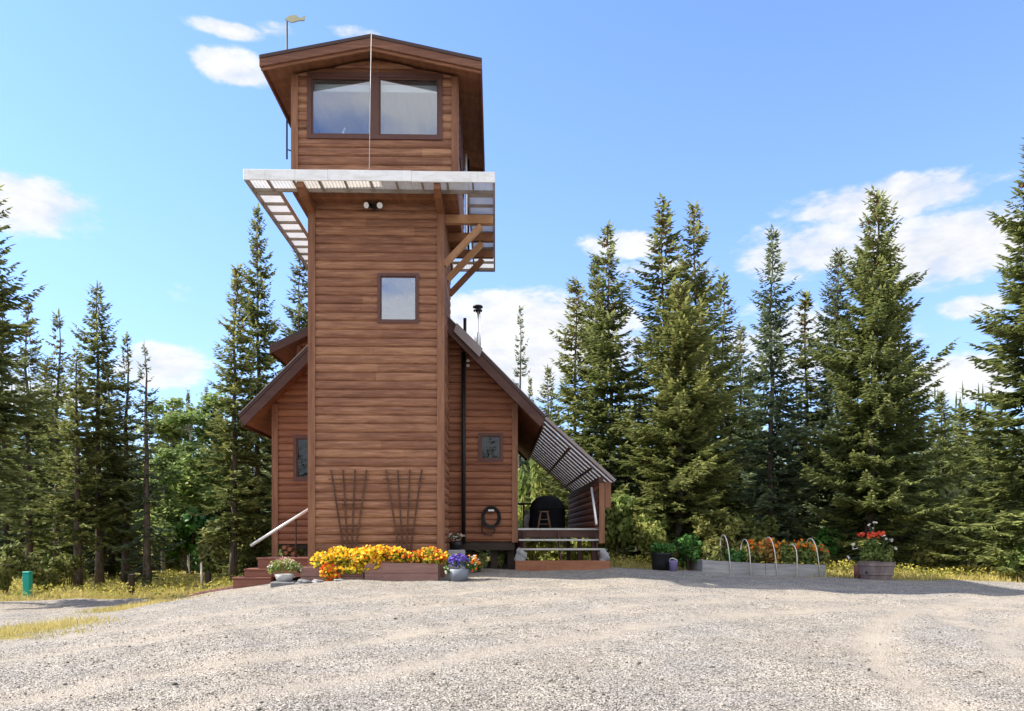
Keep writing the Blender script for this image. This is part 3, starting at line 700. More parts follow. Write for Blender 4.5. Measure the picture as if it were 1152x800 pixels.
# grass
def blades(name, n, area, hmin, hmax, wd, label):
    r = np.random.default_rng(len(name)+n); pts = []
    while sum(len(p) for p in pts) < n:
        x, y = area(r, n); k = r.random(n) < np.clip((grassmask(x, y)-.30)*1.6, 0, 1)
        pts.append(np.stack([x[k], y[k]], 1))
    p = np.concatenate(pts)[:n]; z = gz(p[:,0], p[:,1]); hh = r.uniform(hmin, hmax, n)*(.6+.8*r.random(n))
    clump = .5+.5*np.sin(p[:,0]*2.3+1.3*np.sin(p[:,1]*1.9)); hh *= .6+.6*clump
    a = r.uniform(0, 6.28, n); w = np.stack([np.cos(a), np.sin(a), np.zeros(n)], 1)*(wd*r.uniform(.6, 1.4, n))[:,None]
    b = np.stack([p[:,0], p[:,1], z-.01], 1); ld = np.stack([r.normal(0, .35, n)*hh, r.normal(0, .35, n)*hh, hh], 1)
    Vb = np.stack([b-w, b+w, b+ld], 1).reshape(-1, 3)
    T = np.repeat(np.clip(.25+.4*r.random(n)+.3*clump, 0, .95), 3)
    me = np_mesh(name, Vb, np.arange(3*n).reshape(n, 3), T, 3)
    tag(link_mesh(name, me, M['grass']), label, 'grass', kind='stuff')
blades('yellow_meadow_grass', 46000, lambda r, n: (r.uniform(-19, -4.5, n), r.uniform(19.5, 36, n)), 0.05, .20, .011, 'dry yellow grass of the field left of the house')
blades('yellow_verge_grass', 40000, lambda r, n: (r.uniform(3, 21, n), r.uniform(18.8, 30, n)), 0.06, .24, .011, 'dry yellow grass along the right edge of the gravel')
blades('sparse_gravel_grass', 9000, lambda r, n: (r.uniform(-12, -5.8, n), r.uniform(10.8, 19.3, n)), .03, .12, .008, 'thin dry grass growing through the gravel at the left')

def weeds(name, n, xr, yr, hmax, size, mat, label):
    r = np.random.default_rng(n); x = r.uniform(*xr, n*4); y = r.uniform(*yr, n*4)
    cl_ = .5+.5*np.sin(x*1.7+1.5*np.sin(y*1.3))*np.sin(y*2.1+x*.6); k = (r.random(n*4) < np.clip((grassmask(x, y)-.45)*2, 0, 1)*cl_); x = x[k][:n]; y = y[k][:n]; cl_ = cl_[k][:n]; m = len(x)
    h_ = hmax*(.3+.7*cl_)*r.random(m)**.7; p = np.stack([x, y, gz(x, y)+h_], 1); nr_ = unit(r.normal(0, .6, (m, 3))+np.array([-.2, -.2, .8])); a = unit(np.cross(nr_, r.normal(0, 1, (m, 3)))); b = np.cross(nr_, a); s_ = size*r.uniform(.5, 1.3, m)[:,None]
    Q = np.stack([p-a*s_, p+b*s_*.5, p+a*s_, p-b*s_*.5], 1); T = np.clip(r.normal(.4, .25, m)+.3*h_/hmax, 0, .92)
    tag(link_mesh(name, np_mesh(name, Q.reshape(-1, 3), np.arange(4*m).reshape(m, 4), np.repeat(T, 4)), M[mat]), label, 'plants', kind='stuff')
weeds('verge_weeds', 15000, (3, 21), (19, 28), .42, .045, 'yellowweed', 'yellow-green low weeds along the right edge of the gravel')
weeds('meadow_weeds', 15000, (-19, -5), (20, 36), .38, .045, 'yellowweed', 'yellow-green low weeds in the field left of the house')

# ------------------------------------------------------------------ the building
PROF = [(0, -.004), (.04, .010), (.16, .030), (.40, .040), (.66, .036), (.88, .020), (.97, .003), (1, -.004)]
def siding(mb, u0, u1, z0, z1, place, pitch=.2, holes=(), left=None, right=None, zref=0, board=(3.2, 6.5), rs=1):
    """rows of log siding; left/right: callables z->u that clip a raking side; place(u, z, b) -> point"""
    rr = random.Random(rs); k = math.floor((z0-zref)/pitch)
    while zref+k*pitch < z1:
        za = zref+k*pitch; lo = max(z0, za); hi = min(z1, za+pitch); k += 1
        if hi-lo < .004: continue
        zs = sorted(set([lo, hi]+[za+t*pitch for t, _ in PROF if lo < za+t*pitch < hi]+[h for q in holes for h in (q[2], q[3]) if lo < h < hi]))
        # board joints of this row
        js = []; x = u0-rr.uniform(0, 3)
        while x < u1: js.append((x, rr.random())); x += rr.uniform(*board)
        js.append((u1+9, 0))
        prof = lambda z: float(np.interp((z-za)/pitch, [p[0] for p in PROF], [p[1] for p in PROF]))
        for a, b in zip(zs[:-1], zs[1:]):
            zm = (a+b)/2
            L = [left(z) if left else u0 for z in (a, b)]; Rr = [right(z) if right else u1 for z in (a, b)]
            segs = [(None, None)]
            cuts = sorted([(q[0], q[1]) for q in holes if q[2]-1e-6 <= zm <= q[3]+1e-6])
            for (j0, tn), (j1, _) in zip(js[:-1], js[1:]):
                p0, p1 = j0+.002, j1-.002
                spans = [(p0, p1)]
                for c0, c1 in cuts:
                    ns = []
                    for s0, s1 in spans:
                        if c1 <= s0 or c0 >= s1: ns.append((s0, s1)); continue
                        if s0 < c0: ns.append((s0, c0))
                        if c1 < s1: ns.append((c1, s1))
                    spans = ns
                for s0, s1 in spans:
                    la, lb = max(s0, L[0]), max(s0, L[1]); ra, rb = min(s1, Rr[0]), min(s1, Rr[1])
                    if ra-la < .003 and rb-lb < .003: continue
                    ra = max(ra, la); rb = max(rb, lb)
                    mb.add([place(la, a, prof(a)), place(ra, a, prof(a)), place(rb, b, prof(b)), place(lb, b, prof(b))], [(0, 1, 2, 3)], tn, False)
front = lambda Y: (lambda u, z, b: (u, Y-b, z))
rightf = lambda Xv: (lambda u, z, b: (Xv+b, u, z))
leftf = lambda Xv: (lambda u, z, b: (Xv-b, -u, z))
backf = lambda Y: (lambda u, z, b: (-u, Y+b, z))

YT = 18.0; YC = 17.5; YH = 20.4; YHR = 19.7; YR = 16.9; YA = 16.8
tL, tR = X(350, YT), X(497, YT)
cL, cR = X(331, YC), X(513, YC); cB = 21.2
tB = 21.0
hL, hR = X(309, YH), X(580, YH); hB = 28.0
ZC = Z(214, YC, 420)                                            # cabin floor
house = thing('tower_house', ((hL+hR)/2, YH, G((hL+hR)/2, 19)), 'brown log-sided house with a tall square lookout tower and cabin on top', 'house')

# --- tower walls
tz0 = G(-2.8, 17.9)-.12
win = [X(425, YT), X(471.5, YT), Z(364, YT, 448), Z(308, YT, 448)]
mb = MB()
siding(mb, tL+.02, tR-.02, tz0, ZC-.02, front(YT), .203, [win], rs=3)
siding(mb, YT+.02, tB, tz0, ZC-.02, rightf(tR), .203, rs=4)
siding(mb, -tB, -YT-.02, tz0, ZC-.02, leftf(tL), .203, rs=5)
siding(mb, -tR, -tL, tz0, ZC-.02, backf(tB), .203, rs=6)
tower = mb.build('tower_wall', M['siding'], house)
mb = MB(); w = .145
def corner(x0, x1, xa, xb, y, z0, z1, zs, mat='trimwood'):
    "L-shaped corner board: face board and side board, one piece"
    xo = xb if xb > x1 else xa; lo, hi = (x0, xo) if xo > x1 else (xo, x1)
    mb = MB(); mb.box(lo, hi, y-.062, y-.037, z0, z1, .5)
    if xo > x1: mb.box(xo-.024, xo, y-.037, y+.11, z0, zs, .6)
    else: mb.box(xo, xo+.024, y-.037, y+.11, z0, zs, .6)
    mb.build('corner_board', M[mat], house)
corner(tL-.035, tL+w-.035, tL-.062, -99, YT, tz0, ZC-.03, ZC-.03)
corner(tR-w+.035, tR+.035, 99, tR+.062, YT, tz0, ZC-.03, ZC-.03)
def window(x0, x1, z0, z1, Y, fw, parent, gl, mull=0, depth=.09, proud=.055, back=None, nrm=-1):
    "window: frame (> sash bars in it), pane as sub-part; faces -Y (nrm=-1) or +Y"
    s = nrm
    ya, yb = Y+s*proud, Y-s*depth
    y0, y1 = min(ya, yb), max(ya, yb)
    fr = MB()
    fr.box(x0, x1, y0, y1, z0, z0+fw, .5); fr.box(x0, x1, y0, y1, z1-fw, z1, .5)
    fr.box(x0, x0+fw, y0, y1, z0+fw, z1-fw, .5); fr.box(x1-fw, x1, y0, y1, z0+fw, z1-fw, .5)
    panes = [(x0+fw, x1-fw)]
    if mull:
        xm = (x0+x1)/2; fr.box(xm-fw*.95, xm+fw*.95, y0, y1, z0+fw, z1-fw, .5); panes = [(x0+fw, xm-fw*.95), (xm+fw*.95, x1-fw)]
    # inner sash, set back
    ys = Y+s*(proud-.03); iw = fw*.35
    for p0, p1 in panes:
        for b in ((p0, p1, z0+fw, z0+fw+iw), (p0, p1, z1-fw-iw, z1-fw), (p0, p0+iw, z0+fw+iw, z1-fw-iw), (p1-iw, p1, z0+fw+iw, z1-fw-iw)):
            fr.box(b[0], b[1], min(ys, ys-s*.05), max(ys, ys-s*.05), b[2], b[3], .2)
    f = fr.build('window', M['frame'], parent)
    yg = ys-s*.025
    for p0, p1 in panes:
        g = MB(); g.box(p0+iw, p1-iw, yg-.003, yg+.003, z0+fw+iw, z1-fw-iw); g.build('pane', gl, f)
    return f
window(win[0], win[1], win[2], win[3], YT, .068, house, M['glasslow'])
# --- cabin
rw = 2.47; rx = (cL+cR)/2; zE = Z(64, YR, 420); zRi = Z(38.5, YR, 418); sl_ = (zRi-zE)/rw; TH = .2
rB = 21.85
under = lambda x: zRi-TH-abs(x-rx)*sl_
cw = [X(346, YC), X(498, YC), Z(157.5, YC, 420), Z(83.5, YC, 420)]
mb = MB()
zt = under(cL)
siding(mb, cL+.02, cR-.02, ZC, zRi-TH-.01, front(YC), .203, [cw], left=lambda z: max(cL+.02, rx-max(0, (zRi-TH-z)/sl_)), right=lambda z: min(cR-.02, rx+max(0, (zRi-TH-z)/sl_)), rs=8)
siding(mb, YC+.02, cB, ZC, zt, rightf(cR), .203, [(18.3, 20.4, cw[2], cw[3]-.1)], rs=9)
siding(mb, -cB, -YC-.02, ZC, zt, leftf(cL), .203, [(-20.4, -18.3, cw[2], cw[3]-.1)], rs=10)
siding(mb, -cR, -cL, ZC, zt, backf(cB), .203, [(-cR+.4, -cL-.4, cw[2], cw[3])], rs=11)
mb.build('cabin_wall', M['siding'], house)
window(*cw, YC, .095, house, M['glass'], mull=1, depth=.1)
window(cL+.4, cR-.4, cw[2], cw[3], cB, .095, house, M['glass'], mull=1, nrm=1)
for xs_, sg in ((cL, -1), (cR, 1)):
    fr = MB(); a, b, c_, d = 18.3, 20.4, cw[2], cw[3]-.1; x0, x1 = xs_-.07, xs_+.07
    fr.box(x0, x1, a, b, c_, c_+.09); fr.box(x0, x1, a, b, d-.09, d); fr.box(x0, x1, a, a+.09, c_+.09, d-.09); fr.box(x0, x1, b-.09, b, c_+.09, d-.09); fr.box(x0, x1, 19.3, 19.4, c_+.09, d-.09)
    f = fr.build('window', M['frame'], house)
    for u0, u1 in ((a+.09, 19.3), (19.4, b-.09)):
        g = MB(); g.box(xs_-.003, xs_+.003, u0, u1, c_+.09, d-.09); g.build('pane', M['glass'], f)
mb = MB()
corner(cL-.035, cL+.10, cL-.06, -99, YC, ZC-.02, under(cL)-.01, under(cL)-.03)
corner(cR-.10, cR+.035, 99, cR+.06, YC, ZC-.02, under(cL)-.01, under(cL)-.03)
# interior: inner lining, floor, ceiling
mb = MB(); i = .12
mb.box(cL+.05, cR-.05, YC+.12, YC+.16, ZC+.08, cw[2]-.02); mb.box(cL+.05, cR-.05, cB-.16, cB-.12, ZC+.08, cw[2]-.02)
mb.box(cL+.02, cR-.02, YC+.02, cB-.02, ZC-.06, ZC+.06)
mb.build('cabin_floor', M['soffit'], house)
mb = MB(); zc2 = under(cL)-.02
for sg in (-1, 1):
    xo = rx+sg*(rx-cL-.05)
    mb.prismY([(rx, zRi-TH-.03), (xo, under(xo)-.03), (xo, under(xo)-.06), (rx, zRi-TH-.06)][::sg], YC+.05, cB-.05, .5)
mb.build('cabin_ceiling', M['ceiling'], house)
mb = MB(); mb.box(cw[0]+.12, rx-.12, YC+.13, YC+.17, cw[3]-.33, cw[3]-.17, .5); mb.box(rx+.12, cw[1]-.12, YC+.13, YC+.17, cw[3]-.33, cw[3]-.17, .5)
mb.build('roller_blind', M['blind'], house)
# cabin underside (floor deck overhanging the tower)
mb = MB()
for k in range(24):
    y0 = YC-.03+k*(cB-YC)/24; mb.box(cL-.03, cR+.03, y0+.004, y0+(cB-YC)/24-.004, ZC-.10, ZC-.065)
mb.build('cabin_soffit', M['soffit'], house)
# cabin roof
mb = MB(); pl = [(rx-rw, zE), (rx, zRi), (rx+rw, zE), (rx+rw, zE-.07), (rx, zRi-.07), (rx-rw, zE-.07)]
mb.prismY(pl[::-1], YR-.02, rB+.02); mb.build('roof', M['roofdark'], house)
mb = MB()
nb_ = 34
for sg in (-1, 1):
    for k in range(nb_):
        y0 = YR+.06+(rB-.06-YR-.06)*k/nb_; y1 = y0+(rB-YR-.12)/nb_-.004
        a_, b_ = (rx, zRi-.075), (rx+sg*(rw-.03), zE-.075)
        mb.prismY([a_, b_, (b_[0], b_[1]-.04), (a_[0], a_[1]-.04)][::-sg], y0, y1, random.random())
mb.build('roof_soffit', M['soffit'], house)
mb = MB()
for y0, y1 in ((YR, YR+.045), (rB-.045, rB)):
    for sg in (-1, 1):
        mb.prismY([(rx, zRi-.072), (rx+sg*rw, zE-.072), (rx+sg*rw, zE-.24), (rx, zRi-.26)][::-sg], y0, y1, .45)
for sg in (-1, 1): mb.box(rx+sg*rw, rx+sg*(rw-.04), YR+.047, rB-.047, zE-.24, zE-.073, .4)
mb.build('fascia', M['cabfascia'], house)
mb = MB()
for sg in (-1, 1):
    mb.prismY([(rx, zRi-.265), (rx+sg*(rw-.02), zE-.245), (rx+sg*(rw-.02), zE-.30), (rx, zRi-.325)][::-sg], YR+.05, YR+.09, .7)
mb.build('fascia_trim', M['trimhoriz'], house)
# cable from the ridge to the awning
mb = MB(); mb.tube([(X(418, YR-.03), YR-.05, zRi-.03), (X(417, YR), YR-.06, zRi-1.4), (X(415.5, YA), YA-.01, Z(191, YA, 415)+.01)], .0075, 6)
mb.build('cable', M['rail'], house)
# --- wraparound awning under the cabin
aL, aR = X(273.5, YA), X(557, YA); aB = 22.55; zA = Z(203.5, YA, 415); zAt = Z(191.5, YA, 415); sw = .64
for k in range(3):
    mb = MB(); x0 = aL+(aR-aL)*k/3; x1 = aL+(aR-aL)*(k+1)/3; dz_ = (.0, .006, -.003)[k]
    mb.box(x0+.0015*(k > 0), x1-.0015, YA+.002*(k == 1), YA+.035, zA+dz_, zAt+dz_, .5, .006); mb.build('awning_fascia', M['fasciawhite'], house)
mb = MB(); zp = zA+.10
def corr(mb, x0, x1, y0, y1, z, along):
    n = int((x1-x0 if along == 'y' else y1-y0)/.019); A = .009
    vs = []; fs = []
    for k in range(n+1):
        t = k/n; h = A*math.sin(k*math.pi/2)
        if along == 'y': x = x0+(x1-x0)*t; vs += [(x, y0, z+h), (x, y1, z+h)]
        else: y = y0+(y1-y0)*t; vs += [(x0, y, z+h), (x1, y, z+h)]
        if k: fs.append((2*k-2, 2*k, 2*k+1, 2*k-1))
    mb.add(vs, fs, .5, True)
corr(mb, aL+.02, aR-.02, YA+.04, YA+sw, zp, 'y')
corr(mb, aL+.02, aL+sw, YA+sw+.01, aB, zp, 'x'); corr(mb, aR-sw, aR-.02, YA+sw+.01, aB, zp, 'x')
corr(mb, aL+sw+.01, aR-sw-.01, aB-sw, aB, zp, 'y')
mb.build('awning_panel', M['poly'], house)
mb = MB(); bw = .04; z0, z1 = zA+.012, zA+.088
rails = [(x, x+bw, YA+.04, aB, z0, z1+.04) for x in (aL, aR-bw)]+[(x, x+bw, YA+sw-.005, aB-.045, z0-.02, z1) for x in (aL+sw-bw, aR-sw)]
rails += [(aL+bw+.003, aR-bw-.003, YA+sw-.05, YA+sw-.01, z0, z1-.003), (aL+bw+.003, aR-bw-.003, aB-bw, aB, z0, z1-.003), (aL+sw+.003, aR-sw-.003, aB-sw, aB-sw+bw, z0, z1-.003)]
for b_ in rails: mb = MB(); mb.box(*b_); mb.build('awning_rail', M['purlin'], house)
def rafter(*bx):
    mb = MB(); mb.box(*bx); mb.build('awning_rafter', M['purlin'], house)
for k in range(9):
    x = aL+.5+k*(aR-aL-1.0)/8; rafter(x-.02, x+.02, YA+.04, YA+sw-.053, z0+.006, z1-.008)
    rafter(x-.02, x+.02, aB-sw+.045, aB-.045, z0+.006, z1-.008)
for k in range(10):
    y = YA+sw+.16+k*(aB-YA-sw-.3)/9
    rafter(aL+bw+.003, aL+sw-bw-.003, y-.02, y+.02, z0+.006, z1-.008); rafter(aR-sw+bw+.003, aR-bw-.003, y-.02, y+.02, z0+.006, z1-.008)
# beams and braces carrying the awning
zb1 = ZC-.11; zb0 = zb1-.23
for x in (tL+.03, tR-.03):
    b = MB(); b.prismX([(YA+.06, zb1), (YA+.06, zb1-.13), (YA+.3, zb0), (22.4, zb0), (22.4, zb1)], x-.075, x+.075, .5); b.build('cantilever_beam', M['beamwood'], house)
for k, yb in enumerate((18.55, 19.65, 20.8)):
    b = MB(); b.box(tR+.05, aR-.05, yb-.07, yb+.07, zb0+.01, zb1-.015); b.build('cross_beam', M['newwood'] if k == 0 else M['beamwood'], house)
    b = MB(); b.beam((tR+.02, yb, zb0-1.0), (tR+.92, yb, zb0-.045), .13, .17, (0, 1, 0)); b.build('brace', M['newwood'] if k < 2 else M['beamwood'], house)
# pipes on the cabin's right side
mb = MB(); mb.tube([(cR+.10, cB-.4, ZC-.5), (cR+.10, cB-.4, under(cR)-.1)], .035, 8); mb.build('conduit', M['white'], house)
mb = MB(); mb.tube([(cR+.16, cB-.1, ZC-.2), (cR+.16, cB-.1, under(cR)-.1)], .03, 8); mb.build('drain_pipe', M['black'], house)
# floodlight
fx, fz = X(421.5, YT), Z(234.5, YT, 421)
mb = MB(); mb.lathe([(0, 0), (.07, 0), (.07, .03), (0, .03)], n=16); mb.v = [(fx+a, YT-.05-c_, fz+b) for a, b, c_ in mb.v]
mb.box(fx-.16, fx+.16, YT-.13, YT-.085, fz-.03, fz+.045)
for sg in (-1, 1):
    mb.tube([(fx+sg*.09, YT-.12, fz+.02), (fx+sg*.155, YT-.24, fz-.03)], [.05, .08], 14)
fl = mb.build('floodlight', M['black'], house)
for sg in (-1, 1):
    g = MB(); g.tube([(fx+sg*.155, YT-.241, fz-.031), (fx+sg*.160, YT-.25, fz-.035)], [.07, .068], 14); g.build('lens', M['white'], fl)
# weather vane
vx = X(322.8, 19.2); b = MB(); b.tube([(vx, 19.2, Z(181, 19.2)), (vx, 19.2, Z(27, 19.2))], .022, 8)
b.tube([(vx, 19.2, Z(170, 19.2)), (vx+.12, 19.2, Z(172, 19.2)), (cL+.02, 19.25, Z(168, 19.2))], .018, 6)
vane = b.build('weather_vane', M['black'], house)
b = MB(); zz_ = Z(24, 19.2)
b.prismY([(vx-.05, zz_-.02), (vx+.04, zz_+.07), (vx+.22, zz_+.10), (vx+.34, zz_+.02), (vx+.46, zz_+.09), (vx+.44, zz_-.04), (vx+.28, zz_-.05), (vx+.12, zz_-.10)][::-1], 19.185, 19.215)
b.build('arrow', M['yellowmetal'], vane)
# --- house walls
e1 = P(268.5, 467, YHR); e2 = P(614, 466, YHR); ax_ = (e1.x+e2.x)/2; hw_ = (e2.x-e1.x)/2; zEv = (e1.z+e2.z)/2; zAp = Z(293, YHR, 441)
ms = (zAp-zEv)/hw_
RT = .34                                                      # vertical thickness of roof edge
ru = lambda x: zAp-RT-abs(x-ax_)*ms
fz0 = Z(609, YH, 560); hz0L = Z(612, YH, 330)
wl = [X(330.5, YH), X(358, YH), Z(541, YH, 340), Z(490, YH, 340)]
wr = [X(538, YH), X(566, YH), Z(519.5, YH, 552), Z(487.5, YH, 552)]
mb = MB()
siding(mb, hL+.02, tL+.1, hz0L, zAp, front(YH), .185, [wl], left=lambda z: max(hL+.02, ax_-max(0, (zAp-RT-z)/ms)), rs=21)
siding(mb, tR-.1, hR-.02, fz0, zAp, front(YH), .185, [wr], right=lambda z: max(tR-.1, min(hR-.02, ax_+max(0, (zAp-RT-z)/ms))), rs=22)
siding(mb, YH+.02, hB, fz0, ru(hR), rightf(hR), .185, [(22.5, 23.4, 1.8, 3.9)], rs=23)
siding(mb, -hB, -YH-.02, hz0L, ru(hL), leftf(hL), .185, rs=24)
siding(mb, -hR, -hL, fz0, zAp, backf(hB), .185, left=lambda z: -min(hR, ax_+max(0, (zAp-RT-z)/ms)), right=lambda z: -max(hL, ax_-max(0, (zAp-RT-z)/ms)), rs=25)
mb.build('house_wall', M['siding_house'], house)
window(wl[0], wl[1], wl[2], wl[3], YH, .085, house, M['glassdark'])
window(wr[0], wr[1], wr[2], wr[3], YH, .075, house, M['glassdark'])
corner(hL-.035, hL+.105, hL-.06, -99, YH, G(hL, YH)-.02, ru(hL)-.01, ru(hL)-.03)
corner(hR-.10, hR+.035, 99, hR+.06, YH, fz0-.03, ru(hR)-.01, ru(hR)-.03)
mb = MB(); mb.box(hR-.05, hR-.005, 22.5, 23.4, 1.78, 3.9, .5); sdoor = mb.build('side_door', M['frame'], house)
mb = MB(); mb.lathe([(0, -.03), (.03, -.02), (.035, .01), (0, .03)], (hR+.03, 23.28, 2.75), 12); mb.build('door_knob', M['steel'], sdoor)
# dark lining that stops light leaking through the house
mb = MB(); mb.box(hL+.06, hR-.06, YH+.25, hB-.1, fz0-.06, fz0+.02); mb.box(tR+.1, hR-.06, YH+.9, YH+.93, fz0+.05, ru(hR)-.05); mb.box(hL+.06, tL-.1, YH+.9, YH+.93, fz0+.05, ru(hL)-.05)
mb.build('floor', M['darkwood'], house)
# roof
rF, rBk = YHR, 28.85
mb = MB()
mb.prismY([(e1.x, zEv), (ax_, zAp), (e2.x, zEv), (e2.x-.02, zEv-.10), (ax_, zAp-.13), (e1.x+.02, zEv-.10)][::-1], rF-.015, rBk)
roof = mb.build('roof', M['roofdark'], house)
mb = MB()
for sg, ex in ((-1, e1.x), (1, e2.x)):
    mb.prismY([(ax_, zAp-.135), (ex-sg*.02, zEv-.115), (ex-sg*.14, zEv-.30), (ax_, zAp-.44)][::-sg], rF, rF+.05, .4)
    mb.prismY([(ax_, zAp-.135), (ex-sg*.02, zEv-.115), (ex-sg*.14, zEv-.30), (ax_, zAp-.44)][::-sg], rBk-.06, rBk-.01, .4)
    mb.box(ex-sg*.05, ex-sg*.09, rF+.052, rBk-.062, zEv-.32, zEv-.16)
mb.build('fascia', M['fascia'], house)
mb = MB()
for sg, ex in ((-1, e1.x), (1, e2.x)):
    n = 40
    for k in range(n):
        y0 = rF+.06+(rBk-rF-.14)*k/n; y1 = y0+(rBk-rF-.14)/n-.004
        xo = ex-sg*.10
        mb.prismY([(ax_, zAp-.30), (xo, zAp-.30-abs(xo-ax_)*ms), (xo, zAp-.335-abs(xo-ax_)*ms), (ax_, zAp-.335)][::-sg], y0, y1, random.random())
mb.build('roof_soffit', M['soffit'], house)
mb = MB()
for sg, ex in ((-1, e1.x), (1, e2.x)):
    d = Vector((ex-ax_, 0, zEv-zAp)).normalized(); nrm = Vector((-d.z*sg, 0, d.x*sg)); 
    a_ = Vector((ax_, 0, zAp))+nrm*.004; b_ = Vector((ex, 0, zEv))+nrm*.004
    mb.prismY([(a_.x, a_.z), (b_.x, b_.z), (b_.x, b_.z-.03), (a_.x, a_.z-.03)][::-sg], rF-.04, rF-.017, .5)
mb.build('drip_edge', M['greymetal'], house)
# grey patch lying on the right rake
pa, pb = P(514, 367, YHR), P(543, 396, YHR)
mb = MB(); d = (pb-pa).normalized(); nrm = Vector((d.z*-1, 0, d.x))
mb.prismY([(pa.x, pa.z+.07), (pb.x, pb.z+.07), (pb.x-.08, pb.z-.15), (pa.x-.08, pa.z-.15)][::-1], rF-.075, rF-.042, .5)
mb.build('flashing', M['greymetal'], house)
# dormer on the left slope
yD = 22.0; d1 = P(303, 388, yD); d2 = P(351, 365, yD); dsl = (d2.z-d1.z)/(d2.x-d1.x); dx1 = -3.6; dz = lambda x: d1.z+(x-d1.x)*dsl
mb = MB(); mb.prismY([(d1.x, dz(d1.x)), (dx1, dz(dx1)), (dx1, dz(dx1)-.08), (d1.x, dz(d1.x)-.08)][::-1], yD, 27, .5); dorm = mb.build('dormer_roof', M['roofdark'], house)
mb = MB(); mb.prismY([(d1.x, dz(d1.x)-.082), (dx1, dz(dx1)-.082), (dx1, dz(dx1)-.26), (d1.x, dz(d1.x)-.26)][::-1], yD, yD+.04, .5); mb.box(d1.x, d1.x+.04, yD+.042, 27, dz(d1.x)-.26, dz(d1.x)-.083); mb.build('fascia', M['fascia'], dorm)
mb = MB(); n = 22
for k in range(n):
    y0 = yD+.06+4.8*k/n; mb.prismY([(d1.x+.05, dz(d1.x+.05)-.2), (dx1, dz(dx1)-.2), (dx1, dz(dx1)-.23), (d1.x+.05, dz(d1.x+.05)-.23)][::-1], y0, y0+4.8/n-.004, random.random())
mb.build('soffit', M['soffit'], dorm)
mb = MB(); dwl = X(336, yD+.5)
siding(mb, dwl, dx1, zEv, dz(dx1)-.2, front(yD+.5), .185, left=lambda z: max(dwl, d1.x+(z+.24-d1.z)/dsl), rs=31)
siding(mb, -27, -yD-.5, zEv+.3, dz(dwl)-.2, leftf(dwl), .185, rs=32)
mb.build('dormer_wall', M['siding_house'], house)
mb = MB(); mb.box(dwl-.04, dwl+.09, yD+.43, yD+.462, zEv+.5, dz(dwl)-.24); mb.build('corner_board', M['trimwood'], house)
# chimney and vent pipe
ch = X(537.5, 24); b = MB(); b.tube([(ch, 24, Z(415, 24)), (ch, 24, Z(347, 24))], .085, 16)
for dx_ in (-.07, .07): b.tube([(ch+dx_, 23.95, Z(347, 24)), (ch+dx_*1.5, 23.4, Z(405, 24))], .014, 5)
chim = b.build('chimney_pipe', M['steel'], house)
b = MB(); b.lathe([(.10, 0), (.14, .0), (.14, .04), (.10, .06), (.10, .10), (.165, .12), (.15, .17), (0, .19)], (ch, 24, Z(350, 24)), 18); b.build('cap', M['black'], chim)
vx2 = X(521.5, YH-.14); b = MB()
b.tube([(vx2, YH-.14, Z(612, YH)), (vx2, YH-.14, Z(398, YH))], .055, 12); b.tube([(X(523, 21), 21, Z(400, 21)), (X(523, 21), 21, Z(358, 21))], .045, 12)
b.build('vent_pipe', M['black'], house)
b = MB()
for py in (406.5, 412): b.lathe([(0, -.04), (.045, -.03), (.05, 0), (.04, .03), (0, .045)], (X(526.5, YH-.1), YH-.1, Z(py, YH)), 12)
b.build('outdoor_lamp', M['white'], house)
# under the floor
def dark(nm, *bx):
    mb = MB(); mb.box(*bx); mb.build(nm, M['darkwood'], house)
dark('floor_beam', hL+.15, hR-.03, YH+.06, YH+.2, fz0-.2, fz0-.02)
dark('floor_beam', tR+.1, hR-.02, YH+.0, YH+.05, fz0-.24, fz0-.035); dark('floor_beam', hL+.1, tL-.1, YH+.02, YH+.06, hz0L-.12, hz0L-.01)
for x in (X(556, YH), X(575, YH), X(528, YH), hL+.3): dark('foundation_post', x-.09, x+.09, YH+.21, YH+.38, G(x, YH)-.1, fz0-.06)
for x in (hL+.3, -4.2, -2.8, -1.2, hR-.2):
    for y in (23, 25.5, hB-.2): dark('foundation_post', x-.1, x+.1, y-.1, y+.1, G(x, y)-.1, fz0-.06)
# --- side porch
YP = 20.6; zD = Z(594.5, YP, 620); pL = hR+.07; pW = P(677, 525, 20.0); pw_x = pW.x; pB = 28.3
mb = MB(); n = 16
for k in range(n):
    x0 = pL+(pw_x+.12-pL)*k/n; mb.box(x0+.003, x0+(pw_x+.12-pL)/n-.003, YP+.03, pB, zD-.035, zD)
mb.build('deck', M['stepbrown'], house)
mb = MB(); mb.box(pL, pw_x+.02, YP, YP+.03, zD-.045, zD+.006); mb.build('deck_edge', M['tread'], house)
def dk(nm, *bx):
    mb = MB(); mb.box(*bx); mb.build(nm, M['fascia'], house)
dk('deck_frame', pL, pw_x+.1, YP+.035, YP+.08, zD-.25, zD-.04); dk('deck_frame', pL, pw_x, 24.2, 24.25, zD-.25, zD-.04)
for x in (pL+.12, pw_x-.1):
    for y in (YP+.2, 24.4, pB-.2): dk('deck_post', x-.07, x+.07, y-.07, y+.07, G(x, y)-.1, zD-.04)
ra, rb_ = P(613, 470, YHR), P(692, 541, YHR)                      # rafters' line
psl = (rb_.z-ra.z)/(rb_.x-ra.x); pz = lambda x: ra.z+(x-ra.x)*psl
n = 15
for k in range(n):
    y = YHR+.06+k*(28.4-YHR)/(n-1); mb = MB()
    mb.beam((ra.x-.1, y, pz(ra.x-.1)-.045), (rb_.x-.02, y, pz(rb_.x-.02)-.045), .045, .055); mb.build('porch_rafter', M['rafter'], house)
mb = MB()
for f_ in (.36, .68):
    x = ra.x+(rb_.x-ra.x)*f_; mb = MB(); mb.box(x-.03, x+.03, YHR+.03, 28.5, pz(x)-.20, pz(x)-.15); mb.build('porch_purlin', M['rafter'], house)
